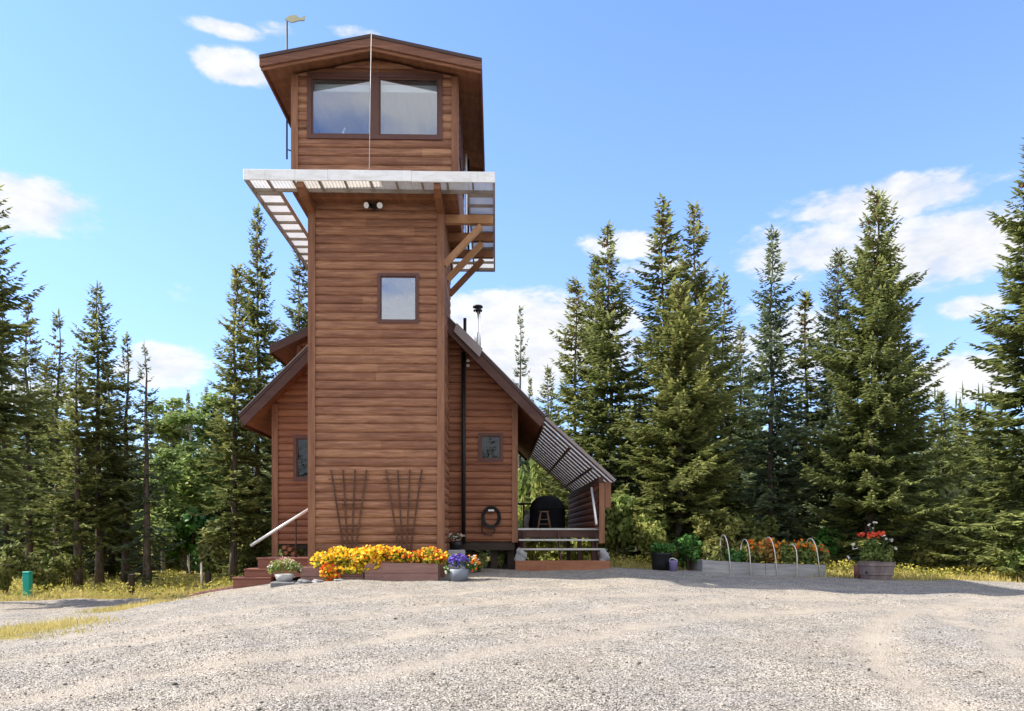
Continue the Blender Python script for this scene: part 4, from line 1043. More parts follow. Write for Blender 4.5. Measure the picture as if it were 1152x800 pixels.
mb = MB(); mb.box(pw_x-.06, pw_x+.06, 20.1, 28.5, pz(pw_x)-.30, pz(pw_x)-.14)
mb.build('porch_purlin', M['rafter'], house)
mb = MB(); nn = int(8.8/.04); vs = []; fs = []
for k in range(nn+1):
    y = YHR-.02+8.75*k/nn; h = .003*math.sin(k*math.pi/2); vs += [(ra.x-.12, y, pz(ra.x-.12)+h), (rb_.x, y, pz(rb_.x)+h)]
    if k: fs.append((2*k-2, 2*k-1, 2*k+1, 2*k))
mb.add(vs, fs, .5, True); mb.build('porch_roof', M['polyclear'], house)
mb = MB(); mb.beam((ra.x+.02, YHR-.03, pz(ra.x)+.0), (rb_.x, YHR-.03, pz(rb_.x)), .03, .075); mb.build('porch_roof_edge', M['greymetal'], house)
mb = MB(); ztop = pz(pw_x)-.31
siding(mb, -28.4, -20.15, zD, ztop, leftf(pw_x-.05), .185, rs=41); siding(mb, 20.15, 28.4, zD, ztop, rightf(pw_x+.05), .185, rs=42)
mb.box(pw_x-.045, pw_x+.045, 20.1, 20.14, zD, ztop)
mb.build('porch_side_wall', M['siding_house'], house)
mb = MB(); mb.box(pw_x+.09, pw_x+.24, 19.98, 20.1, Z(571, 20), pz(pw_x+.15)-.14); mb.box(pw_x-.07, pw_x+.08, 20.0, 20.09, zD-.4, ztop+.0); mb.build('porch_post', M['trimwood'], house)
mb = MB(); mb.tube([P(665.5, 549, 20.3), P(671, 590, 19.5)], .033, 10); mb.build('handrail', M['rail'], house)
# back railing of the deck
mb = MB(); 
for x in (pL+.1, pL+.45, pL+.8): mb.box(x-.035, x+.035, pB-.1, pB-.03, zD, zD+.95)
mb.box(pL, pL+.9, pB-.1, pB-.03, zD+.953, zD+1.03); mb.box(pL+.02, pL+.08, 26.2, 26.26, zD, zD+.95)
mb.build('railing', M['darkwood'], house)

# ------------------------------------------------------------------ porch steps, left steps
st = thing('wooden_steps', ((pL+pw_x)/2, 19.9, G(1.7, 19.9)), 'open wooden steps with grey treads leading up to the side porch', 'steps')
for py, y, x1 in ((606.5, 20.25, pw_x+.03), (617, 19.95, pw_x+.08)):
    mb = MB(); z = Z(py, y, 620); mb.box(pL+.01, x1, y, y+.26, z-.05, z, .6, .006); mb.build('tread', M['tread'], st)
mb = MB(); yb = 19.55; x0, x1 = X(579.5, yb), X(686.5, yb); zt_ = Z(631, yb, 630); mb.box(x0, x1, yb, yb+.30, G(1.5, yb)-.08, zt_, .5, .01); mb.build('bottom_beam', M['beambrown'], st)
for x in (pL+.16, (pL+pw_x)/2, pw_x-.1):
    mb = MB(); mb.prismX([(YP, zD-.05), (YP, zD-.40), (19.9, zt_-.12), (19.87, zt_+.12)], x-.02, x+.02, .4); mb.build('stringer', M['fascia'], st)
def rock(cx, cy, w, h, label, seed, name='rock', mat='rock', group=None):
    r = random.Random(seed); import bmesh
    bm = bmesh.new(); bmesh.ops.create_icosphere(bm, subdivisions=4, radius=1)
    ph = [r.uniform(0, 6) for _ in range(6)]
    for v in bm.verts:
        p = v.co; k = 1+.22*math.sin(3*p.x+ph[0])*math.sin(2.5*p.y+ph[1])+.16*math.sin(5*p.z+ph[2]+2*p.x)+.05*math.sin(9*p.y+ph[3])*math.sin(8*p.x+ph[4])+.05*math.sin(14*p.z+ph[5]+5*p.x)
        v.co = Vector((p.x*w/2*k, p.y*w/2.4*k, max(p.z, -.55)*h*.65*k+.3*h))
    me = bpy.data.meshes.new(name); bm.to_mesh(me); bm.free()
    for p in me.polygons: p.use_smooth = True
    o = link_mesh(name, me, M[mat]); return tag(o, label, 'rock', group)
o = rock(0, 0, .26, .34, 'grey rock at the left end of the bottom porch step', 1); o.location = (X(586, 19.7), 19.7, zt_-.01)
o = rock(0, 0, .26, .34, 'grey rock at the right end of the bottom porch step', 2); o.location = (X(680, 19.7), 19.7, zt_-.01)

ls = thing('entry_steps', (X(285, 18.9), 18.9, G(-6, 18.9)), 'red-brown boxed entry steps beside the left wall of the tower', 'steps')
gb = G(-6.2, 18.8)
LST = [(262, 305, 649.5, 18.5, 20.0), (275, 306, 640, 18.56, 20.0), (290, 351, 627.5, 18.62, 20.1)]
for i, (pa_, pb2, py, y0, y1) in enumerate(LST):
    mb = MB(); x0, x1 = X(pa_, y0), X(pb2, y0) if i < 2 else tL-.07; z = Z(py, y0, 300)
    mb.box(x0-.02, x1, y0-.02, y1, z-.045, z, .75, .006); mb.build('tread', M['stepbrown'], ls)
    mb = MB(); nbr = 2 if i != 1 else 2; zb_ = gb-.15 if i == 0 else Z(LST[i-1][2], y0, 300)-.2
    zz2 = z-.048; hh = (zz2-zb_)/nbr
    for k in range(nbr): mb.box(x0, x1-.01, y0, y1-.02, zb_+k*hh+.003, zb_+(k+1)*hh-.003)
    mb.build('riser_box', M['stepbrown'], ls)
mb = MB(); mb.tube([P(282, 614, 18.75), P(352, 570, 18.75)], .036, 10); hr = mb.build('handrail', M['rail'], ls)
for px, py in ((333, 582),):
    mb = MB(); q_ = P(px, py, 18.78); mb.tube([q_, (q_.x, 18.78, Z(628, 18.78))], .02, 8); mb.build('rail_post', M['darkwood'], ls)
mb = MB(); x0 = X(222, 19.3)
for i in range(7):
    for j in range(4):
        a_ = x0+i*.185; b_ = 18.75+j*.29; mb.box(a_+.004, a_+.18, b_+.004, b_+.285, G(a_, b_)-.06, G(a_+.09, b_+.14)+.03, None, .006)
mb.build_own('paving_slab', M['paver'], (x0+.6, 19.2, G(x0+.6, 19.2)), 'flat brick-red paving laid in the gravel at the foot of the left entry steps', 'paving')

# ------------------------------------------------------------------ things around the tower
def trellis(pxs_top, pxs_bot, pytop, pybot, bars, label):
    Yt = YT-.075; mb = MB(); o = P(sum(pxs_bot)/len(pxs_bot), pybot, Yt)
    root = thing('fan_trellis', (o.x, Yt, o.z), label, 'trellis', 'fan trellises on the tower front')
    for a, b in zip(pxs_top, pxs_bot):
        l = MB(); l.beam(P(a, pytop, Yt), P(b, pybot, Yt), .034, .022, (0, 1, 0)); l.build('stake', M['trellis'], root)
    for py, x0, x1 in bars:
        l = MB(); l.beam(P(x0, py, Yt-.02), P(x1, py, Yt-.02), .02, .030, (0, 1, 0)); l.build('crossbar', M['trellis'], root)
trellis([372.5, 386, 399.5, 412.5], [388, 391.5, 395, 398.5], 528.5, 628, [(539, 369, 416), (567, 378, 407), (595, 384, 402)], 'dark fan trellis on the tower front, over the yellow nasturtiums')
trellis([434, 447.5, 461, 474.5], [450.5, 453.5, 457, 460.5], 528.5, 628, [(539, 431, 478), (567, 441, 469), (595, 447, 464)], 'dark fan trellis on the tower front, nearer its right corner')
# hose
hx, hz_ = X(552.5, YH), Z(582, YH, 552); mb = MB()
for k in range(4):
    ra_ = .20+.018*k; pts = [(hx+ra_*math.sin(t_)*(.92+.03*k), YH-.09-.018*k, hz_+ra_*1.15*math.cos(t_)) for t_ in np.linspace(0, 6.283, 26)]
    mb.tube(pts, .014, 6, caps=False)
mb.tube([(hx-.22, YH-.10, hz_-.02), (hx-.25, YH-.08, hz_-.32), (hx-.18, YH-.08, hz_-.46), (hx, YH-.08, hz_-.48), (hx+.10, YH-.08, hz_-.38), (hx+.08, YH-.09, hz_-.2)], .013, 6)
hose = mb.build_own('garden_hose', M['rubber'], (hx, YH, hz_-.5), 'black garden hose coiled on a hook on the house wall', 'hose')
mb = MB(); mb.box(hx-.08, hx+.08, YH-.16, YH-.035, hz_+.15, hz_+.21, .5, .01); k_ = mb.build('hook', M['steel'], hose)

def hexes(seed, pts, size, up=.5):
    "round petal discs (six sided, slightly cupped) at the given points"
    r = np.random.default_rng(seed); n = len(pts); p = np.asarray(pts, float)
    nrm = unit(np.array([0, -.55, up])+r.normal(0, .5, (n, 3))); a = unit(np.cross(nrm, r.normal(0, 1, (n, 3)))); b = np.cross(nrm, a); s = size*r.uniform(.6, 1.25, n)
    V_ = []; 
    for k in range(6):
        t_ = k*math.pi/3; V_.append(p+(a*math.cos(t_)+b*math.sin(t_))*s[:,None]*(1.0 if k % 2 else .88)+nrm*(s*.25)[:,None])
    V_ = np.stack([p]+V_, 1).reshape(-1, 3)
    F_ = np.array([(0, 1+k, 1+(k+1) % 6) for k in range(6)])[None]+(np.arange(n)*7)[:,None,None]
    T_ = np.repeat(np.clip(r.normal(.5, .22, n), 0, .95), 7)
    return V_, F_.reshape(-1, 3), T_
def hex_part(name, seed, pts, size, mat, parent, up=.5):
    V_, F_, T_ = hexes(seed, pts, size, up); off = np.array(wloc(parent))
    return link_mesh(name, np_mesh(name, V_-off, F_, T_, 3), M[mat], parent)
def leaf_part(name, seed, n, blobs, size, mat, parent, shell=.4, asp=1.5):
    Q, T = leaf_cloud(seed, n, blobs, size, shell, asp=asp); off = np.array(wloc(parent))
    k = len(Q); return link_mesh(name, np_mesh(name, Q.reshape(-1, 3)-off, np.arange(4*k).reshape(k, 4), np.repeat(T, 4)), M[mat], parent)
def blob_pts(seed, n, blobs, shell=.75, front=True):
    r = np.random.default_rng(seed); B = np.array(blobs, float); v_ = B[:,3]*B[:,5]; i = r.choice(len(B), n, p=v_/v_.sum())
    d = unit(r.normal(0, 1, (n, 3))); 
    if front: d[:,1] = -np.abs(d[:,1]); d[:,2] = np.where(r.random(n) < .6, np.abs(d[:,2]), d[:,2])
    return B[i,:3]+d*B[i,3:6]*r.uniform(shell, 1.1, n)[:,None]

# wooden planters in front of the tower
def planter(pa_, pb2, pytop, Y, dep, label, rows=2):
    x0, x1 = X(pa_, Y), X(pb2, Y); zt2 = Z(pytop, Y, 430); zb_ = min(G(x0, Y), G(x1, Y))-.06
    root = thing('wooden_planter', ((x0+x1)/2, Y+dep/2, zb_+.06), label, 'planter', 'wooden planters along the tower front')
    hh = (zt2-zb_)/rows
    for k in range(rows):
        for nm, b in (('board', (x0, x1, Y, Y+.045)), ('board', (x0, x1, Y+dep-.045, Y+dep))):
            mb = MB(); mb.box(b[0], b[1], b[2], b[3], zb_+k*hh+.003, zb_+(k+1)*hh-.003, None, .006); mb.build(nm, M['bedwood'], root)
    for xa in (x0, x1-.045):
        mb = MB(); mb.box(xa+.002, xa+.043, Y+.047, Y+dep-.047, zb_, zt2-.004, None); mb.build('end_board', M['bedwood'], root)
    mb = MB(); mb.box(x0+.05, x1-.05, Y+.05, Y+dep-.05, zb_, zt2-.06); mb.build('soil', M['soil'], root)
    return root
planter(338, 409, 638, 17.25, .62, 'left planter box of mauve-brown boards in front of the tower')
planter(410, 493, 633.5, 17.18, .68, 'right planter box of mauve-brown boards in front of the tower')
def PB(px, py, Y, rx_, ry, rz): c = P(px, py, Y); return (c.x, c.y, c.z, rx_/FPX*Y, ry, rz/FPX*Y)
Yn = 17.4
def nasturtium(label, blobs, ny, no, nr, nl, seed):
    B = [PB(*b) for b in blobs]; c = B[0]; root = thing('nasturtium_plant', (np.mean([b[0] for b in B]), Yn, min(b[2]-b[5] for b in B)), label, 'flowers', 'nasturtiums in the planters')
    leaf_part('leaves', seed, nl, B, .07, 'nastleaf', root, .35, 1.1)
    if ny: hex_part('yellow_blossoms', seed+1, blob_pts(seed+1, ny, B), .034, 'yellowpetal', root)
    if no: hex_part('orange_blossoms', seed+2, blob_pts(seed+2, no, B), .032, 'orangepetal', root)
    if nr: hex_part('red_blossoms', seed+3, blob_pts(seed+3, nr, B), .032, 'redpetal', root)
nasturtium('yellow nasturtium mound spilling over the left planter box', [(366, 632, Yn, 15, .28, 11), (384, 627, Yn, 16, .28, 12), (402, 630, Yn, 14, .3, 13), (415, 627, Yn, 12, .3, 12), (395, 641, Yn-.15, 22, .2, 5)], 640, 80, 8, 1500, 401)
nasturtium('orange nasturtium trailing down the left planter box to the gravel', [(369, 644, Yn-.22, 9, .12, 10), (377, 650, Yn-.25, 6, .1, 5)], 35, 110, 35, 200, 431)
nasturtium('yellow and orange nasturtiums in the middle of the right planter box', [(430, 622, Yn, 13, .25, 9), (446, 625, Yn, 12, .26, 9), (424, 634, Yn-.12, 7, .16, 10)], 270, 80, 26, 1100, 441)
nasturtium('red-orange and green nasturtiums at the right end of the planter', [(466, 627, Yn, 12, .25, 8), (483, 622, Yn, 13, .25, 7), (494, 627, Yn, 11, .24, 8), (487, 630, Yn-.1, 14, .2, 7)], 90, 95, 60, 1300, 451)

def pot_plant(px, pyb, Y, prof_px, mat, label, blobs, leafmat_, nleaf, leafsize, flowers, seed, z=None, name='potted_plant', group=None, nseg=20):
    c = P(px, pyb, Y); z = G(c.x, Y)-.01 if z is None else z
    root = thing(name, (c.x, Y, z), label, 'plant', group); k = Y/FPX
    prof = [(r_*k, h_*k) for r_, h_ in prof_px]
    mb = MB(); top = prof[-1]; mb.lathe([(0, .005)]+prof+[(top[0]-.02, top[1]), (top[0]-.035, top[1]-.05), (0, top[1]-.05)], (c.x, Y, z), nseg); p_ = mb.build('pot', M[mat], root)
    B = [PB(a, b, Y+dy, r1, r2*k, r3) for a, b, dy, r1, r2, r3 in blobs]
    leaf_part('leaves', seed, nleaf, B, leafsize, leafmat_, root)
    for i, (mat2, n, size, idx) in enumerate(flowers):
        hex_part('blossoms', seed+5+i, blob_pts(seed+5+i, n, [B[j] for j in idx], .85), size, mat2, root)
    return root
# grey-blue pot right of the planter
pot_plant(516, 650, 17.15, [(9, 0), (11, 7), (12, 14)], 'greypot', 'grey-blue pot of violet flowers at the right corner of the tower',
          [(516, 631, 0, 11, 11, 7), (531, 634, .05, 8, 9, 9), (510, 630, .1, 8, 8, 7), (503, 641, -.08, 4, 5, 5)], 'lush', 420, .055,
          [('violetpetal', 190, .028, [0]), ('orangepetal', 34, .030, [1]), ('whitepetal', 26, .028, [1, 3]), ('yellowpetal', 10, .03, [2])], 500)
# pot on stone left
blk = MB(); bx0, bx1 = X(305, 17.1), X(333, 17.1); bz = G((bx0+bx1)/2, 17.1); bzt = Z(654.5, 17.1, 318)
import bmesh as _b
blk.box(bx0, bx1, 17.0, 17.5, bz-.05, bzt, .5, .025)
blk.build_own('stone_block', M['stone'], ((bx0+bx1)/2, 17.25, bz), 'dark grey stone block on the gravel under the left flower pot', 'stone')
pot_plant(320, 654, 17.25, [(8, 0), (9.5, 4), (11, 8)], 'paleconcrete', 'pale bowl pot with pink-topped green flowers on a stone block',
          [(313, 637, 0, 9, 11, 8), (328, 637, 0, 10, 11, 8), (321, 634, .1, 11, 10, 7), (306, 640, 0, 5, 6, 6), (337, 640, .05, 5, 6, 6)], 'aspen', 1100, .042,
          [('pinkpetal', 60, .022, [2]), ('whitepetal', 34, .020, [0, 1, 3, 4])], 520, z=bzt+.002)
for i, (px, py, Y, w, h, lab) in enumerate([(342, 659, 16.95, .36, .10, 'flat grey stone lying just right of the stone block'), (357, 657, 16.98, .24, .08, 'small flat stone below the left planter box'), (381, 655.5, 17.0, .22, .06, 'small pale stone under the orange nasturtiums')]):
    o = rock(0, 0, w, h, lab, 20+i, 'flat_stone', 'stone' if i == 0 else 'rock', 'flat stones along the planters'); x = X(px, Y); o.location = (x, Y, G(x, Y)-.01); o['category'] = 'stone'
pot_plant(513, 618, 19.6, [(6, 0), (7, 5), (7.5, 9)], 'black', 'dark pot of white and pink flowers behind the violet ones', [(513, 604, 0, 9, 8, 5)], 'shrub', 160, .05, [('pinkpetal', 16, .03, [0]), ('whitepetal', 22, .026, [0])], 540, z=Z(618.5, 19.6))
mb = MB(); sx0, sx1 = X(504, 19.6), X(523, 19.6); mb.box(sx0, sx1, 19.42, 19.8, G(sx0, 19.6)-.05, Z(618.5, 19.6)-.003, .5, .02)
mb.build_own('pot_stand', M['paleconcrete'], ((sx0+sx1)/2, 19.6, G(sx0, 19.6)), 'pale block carrying the dark pot beside the tower', 'block')
# low plants in front of the crawl space
shrub(540, 643, 19.2, 26, 24, 'low white-flowered plant below the house floor', 'shrub', 'plants below the house wall', 1, 'low_plant')
shrub(562, 642, 21.0, 26, 30, 'green plant in the gap under the house floor', 'aspen', 'plants below the house wall', 2, 'low_plant')
# firewood left under the floor
for i, (px, py) in enumerate([(323, 622), (327, 618), (321, 616), (331, 623)]):
    c = P(px, py, 20.0); mb = MB(); mb.tube([(c.x, 19.85, c.z), (c.x, 20.3, c.z)], .055, 9)
    lab = ['split log at the bottom left of the little pile by the left steps', 'split log in the middle of the little pile by the left steps', 'split log on top of the little pile by the left steps', 'split log at the right of the little pile by the left steps'][i]
    mb.build_own('firewood_log', M['beamwood'], (c.x, 20.05, c.z-.055), lab, 'log', 'firewood by the left steps')

# ------------------------------------------------------------------ on the porch
gx, gy = X(615.5, 24.3), 24.3; k = 24.3/FPX; import bmesh
bm = bmesh.new(); bmesh.ops.create_grid(bm, x_segments=1, y_segments=1, size=.01); bm.free()
n = 40; levels = [(0, .95), (.10, 1.0), (.35, .97), (.55, .98), (.63, 1.02), (.70, .93), (.82, .82), (.93, .62), (1.0, .28), (1.005, 0)]
Hc = 38*k; Wc = 20*k; vs = []; fs = []
for li, (h_, s_) in enumerate(levels):
    for j in range(n):
        a = 2*math.pi*j/n; ca, sa = math.cos(a), math.sin(a); e = .55
        x_ = abs(ca)**e*math.copysign(1, ca); y_ = abs(sa)**e*math.copysign(1, sa)
        fold = 1+.035*math.sin(a*7+li*.8)*(1-h_*.6)+.02*math.sin(a*13+li*1.7)
        vs.append((gx+x_*Wc*s_*fold, gy+y_*.36*s_*fold, zD+.004+h_*Hc+(.012*math.sin(a*3+1) if 0 < h_ < 1 else 0)))
    if li:
        for j in range(n): fs.append(((li-1)*n+j, (li-1)*n+(j+1) % n, li*n+(j+1) % n, li*n+j))
mb = MB(); mb.add(vs, fs, .5, True)
grill = mb.build_own('covered_grill', M['blackcloth'], (gx, gy, zD), 'barbecue grill under a black cloth cover on the porch deck', 'grill')
mb = MB(); mb.tube([(gx+Wc*abs(math.cos(a))**.55*math.copysign(1, math.cos(a))*1.03, gy+.37*abs(math.sin(a))**.55*math.copysign(1, math.sin(a)), zD+Hc*.63) for a in np.linspace(0, 6.283, 41)], .012, 5, caps=False); mb.build('hem', M['black'], grill)
sx_, sy = X(612, 23.2), 23.2; k = 23.2/FPX; hS = 20.5*k
stool = thing('bar_stool', (sx_, sy, zD), 'pale wooden bar stool standing in front of the covered grill', 'stool')
mb = MB(); mb.lathe([(0, 0), (.145, 0), (.155, .012), (.155, .03), (.14, .038), (0, .034)], (sx_, sy, zD+hS-.04), 22); mb.build('seat', M['stool'], stool)
ft = {}
for i, (a, b) in enumerate(((-1,-1), (1,-1), (1,1), (-1,1))):
    mb = MB(); p0 = Vector((sx_+a*.20, sy+b*.20, zD)); p1 = Vector((sx_+a*.10, sy+b*.10, zD+hS-.042)); ft[i] = (p0, p1); mb.tube([p0, p1], [.020, .018], 8); mb.build('leg', M['stool'], stool)
for f_ in (.30, .58):
    for i in range(4):
        a = ft[i][0].lerp(ft[i][1], f_); b = ft[(i+1) % 4][0].lerp(ft[(i+1) % 4][1], f_); mb = MB(); mb.tube([a, b], .012, 6); mb.build('rung', M['stool'], stool)
gc = P(594, 592, 24.9); gyl = thing('gas_cylinder', (gc.x, 24.9, zD), 'white gas cylinder standing left of the covered grill', 'gas cylinder')
mb = MB(); mb.lathe([(0, .01), (.13, .01), (.15, .05), (.15, .38), (.13, .46), (.07, .52), (0, .53)], (gc.x, 24.9, zD), 20); mb.build('tank', M['white'], gyl)
mb = MB(); mb.lathe([(.10, .50), (.10, .64), (.09, .64), (.09, .50)], (gc.x, 24.9, zD), 16); mb.tube([(gc.x, 24.9, zD+.53), (gc.x, 24.9, zD+.60)], .02, 8); mb.build('collar', M['paleconcrete'], gyl)
# ornament inside the cabin window
fx_, fzz = X(386, YC+.09), cw[2]+.095
mb = MB(); mb.tube([(fx_-.055, YC+.10, fzz), (fx_-.01, YC+.10, fzz+.11), (fx_+.03, YC+.10, fzz+.19)], [.018, .026, .016], 8); mb.tube([(fx_+.05, YC+.10, fzz), (fx_-.0, YC+.10, fzz+.11)], [.018, .024], 8)
mb.lathe([(0, -.03), (.028, -.01), (.03, .01), (0, .035)], (fx_+.035, YC+.10, fzz+.20), 10)
mb.build_own('figurine', M['white'], (fx_, YC+.10, fzz), 'small white figurine on the sill inside the left cabin window pane', 'ornament')

# ------------------------------------------------------------------ garden on the right
pot_plant(744, 643, 21.0, [(10, 0), (11, 9), (12, 18), (13, 20)], 'black', 'black tub of dark leaves standing before the yellow-green spruce', [(740, 616, 0, 10, 9, 7), (752, 617, .1, 9, 9, 7)], 'lush', 320, .075, [], 600)
bk = X(757.5, 20.6); bkt = thing('bucket', (bk, 20.6, G(bk, 20.6)), 'small purple bucket beside the black tub', 'bucket'); k = 20.6/FPX
mb = MB(); mb.lathe([(0, .005), (3.8*k, 0), (4.9*k, 11*k), (5.1*k, 12*k), (4.6*k, 12*k), (3.6*k, .02), (0, .02)], (bk, 20.6, G(bk, 20.6)), 18); mb.build('pail', M['purple'], bkt)
mb = MB(); zz_ = G(bk, 20.6); mb.tube([(bk-4.8*k, 20.6, zz_+11*k), (bk-4*k, 20.55, zz_+14*k), (bk-2*k, 20.52, zz_+15*k), (bk+3*k, 20.52, zz_+13*k), (bk+4.8*k, 20.6, zz_+11*k)], .012, 6); mb.build('handle', M['white'], bkt)
shrub(775, 643, 21.3, 40, 44, 'bright green leafy bush between the purple bucket and the garden bed', 'lush', k=2)
shrub(766, 643, 21.9, 34, 40, 'autumn-tinged bush behind the purple bucket', 'shrub', k=1)
# raised bed of weathered timber
bxa, bxb = X(788, 20.6), X(929, 20.4); by0, by1 = 20.4, 21.7
bed = thing('raised_bed', ((bxa+bxb)/2, 21, G((bxa+bxb)/2, 21)), 'long raised garden bed of weathered grey timber', 'garden bed')
def tilt_board(x0, x1, y0, y1, h):
    mb = MB(); za, zb_ = G(x0, y0)-.05, G(x1, y0)-.05
    N = 8; vs = []
    for i in range(N+1):
        x = x0+(x1-x0)*i/N; z = za+(zb_-za)*i/N; w_ = .006*math.sin(i*2.3)
        vs += [(x, y0+w_, z), (x, y1, z), (x, y1, z+h+w_), (x, y0+w_, z+h+w_)]
    fs = [(0,3,2,1), (4*N, 4*N+1, 4*N+2, 4*N+3)]+[(4*i+a, 4*i+(a+1) % 4, 4*i+4+(a+1) % 4, 4*i+4+a) for i in range(N) for a in range(4)]
    mb.add(vs, fs, .5); return mb
hB_ = .37
for x0, x1 in ((bxa, bxa+1.72), (bxa+1.73, bxb)): tilt_board(x0, x1, by0, by0+.12, hB_).build('timber', M['timbergrey'], bed)
tilt_board(bxa, bxb, by1-.12, by1, hB_).build('timber', M['timbergrey'], bed)
for x in (bxa, bxb-.12): tilt_board(x, x+.12, by0+.122, by1-.122, hB_-.01).build('timber', M['timbergrey'], bed)
mb = tilt_board(bxa+.13, bxb-.13, by0+.13, by1-.13, hB_-.07); mb.build('soil', M['soil'], bed)
for px, top, lean, lab in ((822.5, 601, -.10, 'white hoop over the garden bed, leftmost and crooked'), (845, 606, -.05, 'white hoop over the garden bed, second from the left'), (875, 603.5, -.12, 'tallest white hoop in the middle of the garden bed'), (896.5, 612, .02, 'short white hoop fourth along the garden bed'), (923, 605, -.12, 'white hoop at the right end of the garden bed')):
    x = X(px, by0-.03); zb_ = G(x, by0); zt2 = Z(top, by0+.3, px); hh = zt2-zb_; pts = []
    for t_ in np.linspace(0, 1, 15):
        a = math.pi*t_; yy = by0-.03+(.78)*(.5-.5*math.cos(a)) ; sh = max(0, math.sin(a))**.42
        pts.append((x+lean*sh+(lean*.5 if t_ > .5 else 0)*0, yy if 0 < t_ < 1 else (by0-.03 if t_ == 0 else by0+.75), zb_+hh*sh-.02))
    mb = MB(); mb.tube(pts, .0125, 8); mb.build_own('garden_hoop', M['pvc'], (x, by0, zb_), lab, 'hoop', 'white hoops over the garden bed')
def bedplant(px, py, wpx, hpx, mat, lab, seed, fl=None):
    c = P(px, py, 21.0); root = thing('garden_plant', (c.x, 21.0, G(c.x, 21)+.25), lab, 'plant', 'plants in the garden bed')
    B = [PB(px, py-hpx*.35, 21.0, wpx*.5, .32, hpx*.38), PB(px-wpx*.2, py-hpx*.65, 21.05, wpx*.28, .2, hpx*.3), PB(px+wpx*.22, py-hpx*.6, 20.95, wpx*.25, .2, hpx*.3)]
    leaf_part('leaves', seed, 420, B, .085, mat, root)
    mb = MB()
    for b in B: mb.tube([(c.x, 21.0, G(c.x, 21)+.25), (b[0], b[1], b[2]+b[5]*.5)], [.012, .004], 4)
    mb.build('stem', M['stem'], root)
    if fl: hex_part('blossoms', seed+3, blob_pts(seed+3, fl[1], B[1:], .7), fl[2], fl[0], root)
bedplant(802, 636, 24, 26, 'shrub', 'pale green plant at the left end of the garden bed', 701)
bedplant(828, 636, 26, 20, 'lush', 'dark green plant between the first two hoops', 702)
bedplant(849, 636, 22, 30, 'shrub', 'plant with orange leaf tips just right of the second hoop', 703, ('orangepetal', 26, .05))
bedplant(866, 636, 24, 34, 'autumn', 'rust-orange plant left of the tallest hoop', 704, ('orangepetal', 20, .05))
bedplant(886, 637, 22, 32, 'aspen', 'yellow-green plant right of the tallest hoop', 705, ('orangepetal', 14, .045))
bedplant(907, 638, 24, 32, 'aspen', 'light green plant with orange blossoms left of the last hoop', 706, ('orangepetal', 34, .045))
bedplant(925, 638, 14, 28, 'shrub', 'brownish plant at the right end of the garden bed', 707, ('orangepetal', 10, .045))
# barrel planter
kb = 19.6/FPX; bcx = X(986, 19.6); bzg = G(bcx, 19.6)-.01
br = thing('barrel_planter', (bcx, 19.6, bzg), 'faded half-barrel planter with tall red flowers before the big spruce', 'planter')
mb = MB(); mb.lathe([(0, .004), (15.4*kb, 0), (17.4*kb, 8*kb), (18.8*kb, 15*kb), (19.8*kb, 20.4*kb), (20.1*kb, 21*kb), (19.2*kb, 21*kb), (18*kb, 19*kb), (0, 18.5*kb)], (bcx, 19.6, bzg), 28, smooth=False); mb.build('barrel', M['barrel'], br)
for h_, r_ in ((16.2, 19.0), (6.0, 16.9)):
    mb = MB(); mb.lathe([(r_*kb, h_*kb), ((r_+.45)*kb, h_*kb), ((r_+.75)*kb, (h_+1.9)*kb), ((r_+.2)*kb, (h_+1.9)*kb)], (bcx, 19.6, bzg), 28); mb.build('hoop', M['barrel'], br)
mb = MB(); hx0 = X(974, 19.3); mb.tube([(hx0, 19.6-17.8*kb*.78-.0, bzg+9*kb), (hx0-.004, 19.6-17.8*kb*.78-.03, bzg+9*kb)], .035, 8); mb.build('rope_hole', M['black'], br)
B = [PB(975, 624, 19.6, 8, .22, 9), PB(985, 620, 19.6, 9, .25, 12), PB(996, 626, 19.6, 8, .22, 8), PB(980, 612, 19.6, 8, .2, 8), PB(1001, 620, 19.6, 5, .15, 8)]
leaf_part('leaves', 801, 700, B[:4], .07, 'aspen', br); leaf_part('silver_leaves', 802, 150, [B[4], B[2]], .06, 'shrub', br)
hex_part('blossoms', 803, blob_pts(803, 42, [PB(978, 603, 19.6, 9, .2, 4), PB(988, 602, 19.6, 7, .2, 4), PB(968, 603, 19.6, 4, .1, 4)], .6), .045, 'redpetal', br)
mb = MB(); rr = random.Random(9); heads = []
for px, py in ((978, 590), (984, 588), (982, 594), (994, 603), (997, 606), (1003, 607), (1008, 617), (962, 617), (960, 613), (955, 628)):
    a = P(rr.uniform(978, 994), 630, 19.6); b = P(px, py, 19.6+rr.uniform(-.15, .15)); heads.append(b); mb.tube([a, a.lerp(b, .6)+Vector((0, 0, .05)), b], [.008, .006, .004], 4)
mb.build('stem', M['stem'], br); hex_part('white_blossoms', 805, [tuple(h+Vector((rr.gauss(0, .02), rr.gauss(0, .02), rr.gauss(0, .015)))) for h in heads for _ in range(3)], .034, 'whitepetal', br)
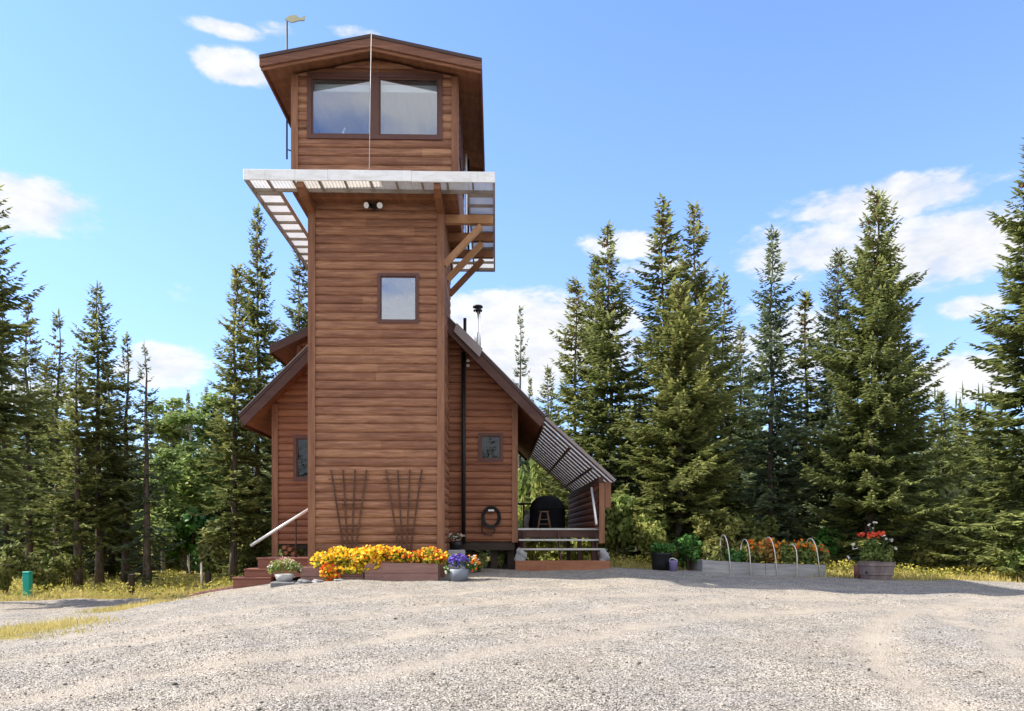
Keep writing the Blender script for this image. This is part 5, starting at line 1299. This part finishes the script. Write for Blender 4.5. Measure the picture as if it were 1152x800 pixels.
tx = X(967, 20.15); mb = MB(); kk = 20.15/FPX; mb.lathe([(0, .004), (6*kk, 0), (6.2*kk, 16*kk), (5.7*kk, 16*kk), (5*kk, 14*kk), (0, 14*kk)], (tx, 20.15, G(tx, 20.15)-.01), 18)
mb.build_own('tub', M['redbrown'], (tx, 20.15, G(tx, 20.15)), 'red-brown tub half hidden behind the barrel planter', 'tub')

# ------------------------------------------------------------------ posts at the left
c = P(31, 671, 22.3); g = G(c.x, 22.3); mb = MB(); w_ = 3.6/FPX*22.3
post = thing('utility_post', (c.x, 22.3, g), 'teal plastic utility post at the edge of the left gravel', 'post')
hT = Z(643, 22.3, 31)-g; mb.box(c.x-w_, c.x+w_, 22.3-w_, 22.3+w_, g-.1, g+hT-.06, .5, .012); mb.build('casing', M['teal'], post)
mb = MB(); mb.box(c.x-w_*1.08, c.x+w_*1.08, 22.3-w_*1.08, 22.3+w_*1.08, g+hT-.059, g+hT, .5, .015); mb.build('cap', M['teal'], post)
for px, t0, b0, Y, wpx, mat, lab, nm in ((148, 645.5, 668, 23.2, 2.6, 'darkwood', 'short dark square post at the edge of the yellow field', 'short_post'), (234, 643, 657, 24.5, 2.6, 'darkwood', 'stubby dark post at the field edge near the red paving', 'short_post')):
    x = X(px, Y); g = G(x, Y); w_ = wpx/FPX*Y; zt2 = Z(t0, Y, px); mb = MB(); mb.box(x-w_, x+w_, Y-w_, Y+w_, g-.1, zt2-.03, .5, .01)
    mb.add([(x-w_, Y-w_, zt2-.03), (x+w_, Y-w_, zt2-.03), (x+w_, Y+w_, zt2-.03), (x-w_, Y+w_, zt2-.03), (x, Y, zt2)], [(0,1,4), (1,2,4), (2,3,4), (3,0,4)], .4)
    mb.build_own(nm, M[mat], (x, Y, g), lab, 'post')
x = X(227, 24.5); g = G(x, 24.5); mb = MB(); mb.tube([(x, 24.5, g-.1), (x-.02, 24.5, Z(634, 24.5, 227))], .03, 8); mb.tube([(x-.02, 24.5, Z(634, 24.5, 227)), (x-.02, 24.5, Z(633, 24.5, 227))], [.038, .03], 8)
mb.build_own('marker_post', M['pvc'], (x, 24.5, g), 'thin pale marker post beside the stubby dark post', 'post')
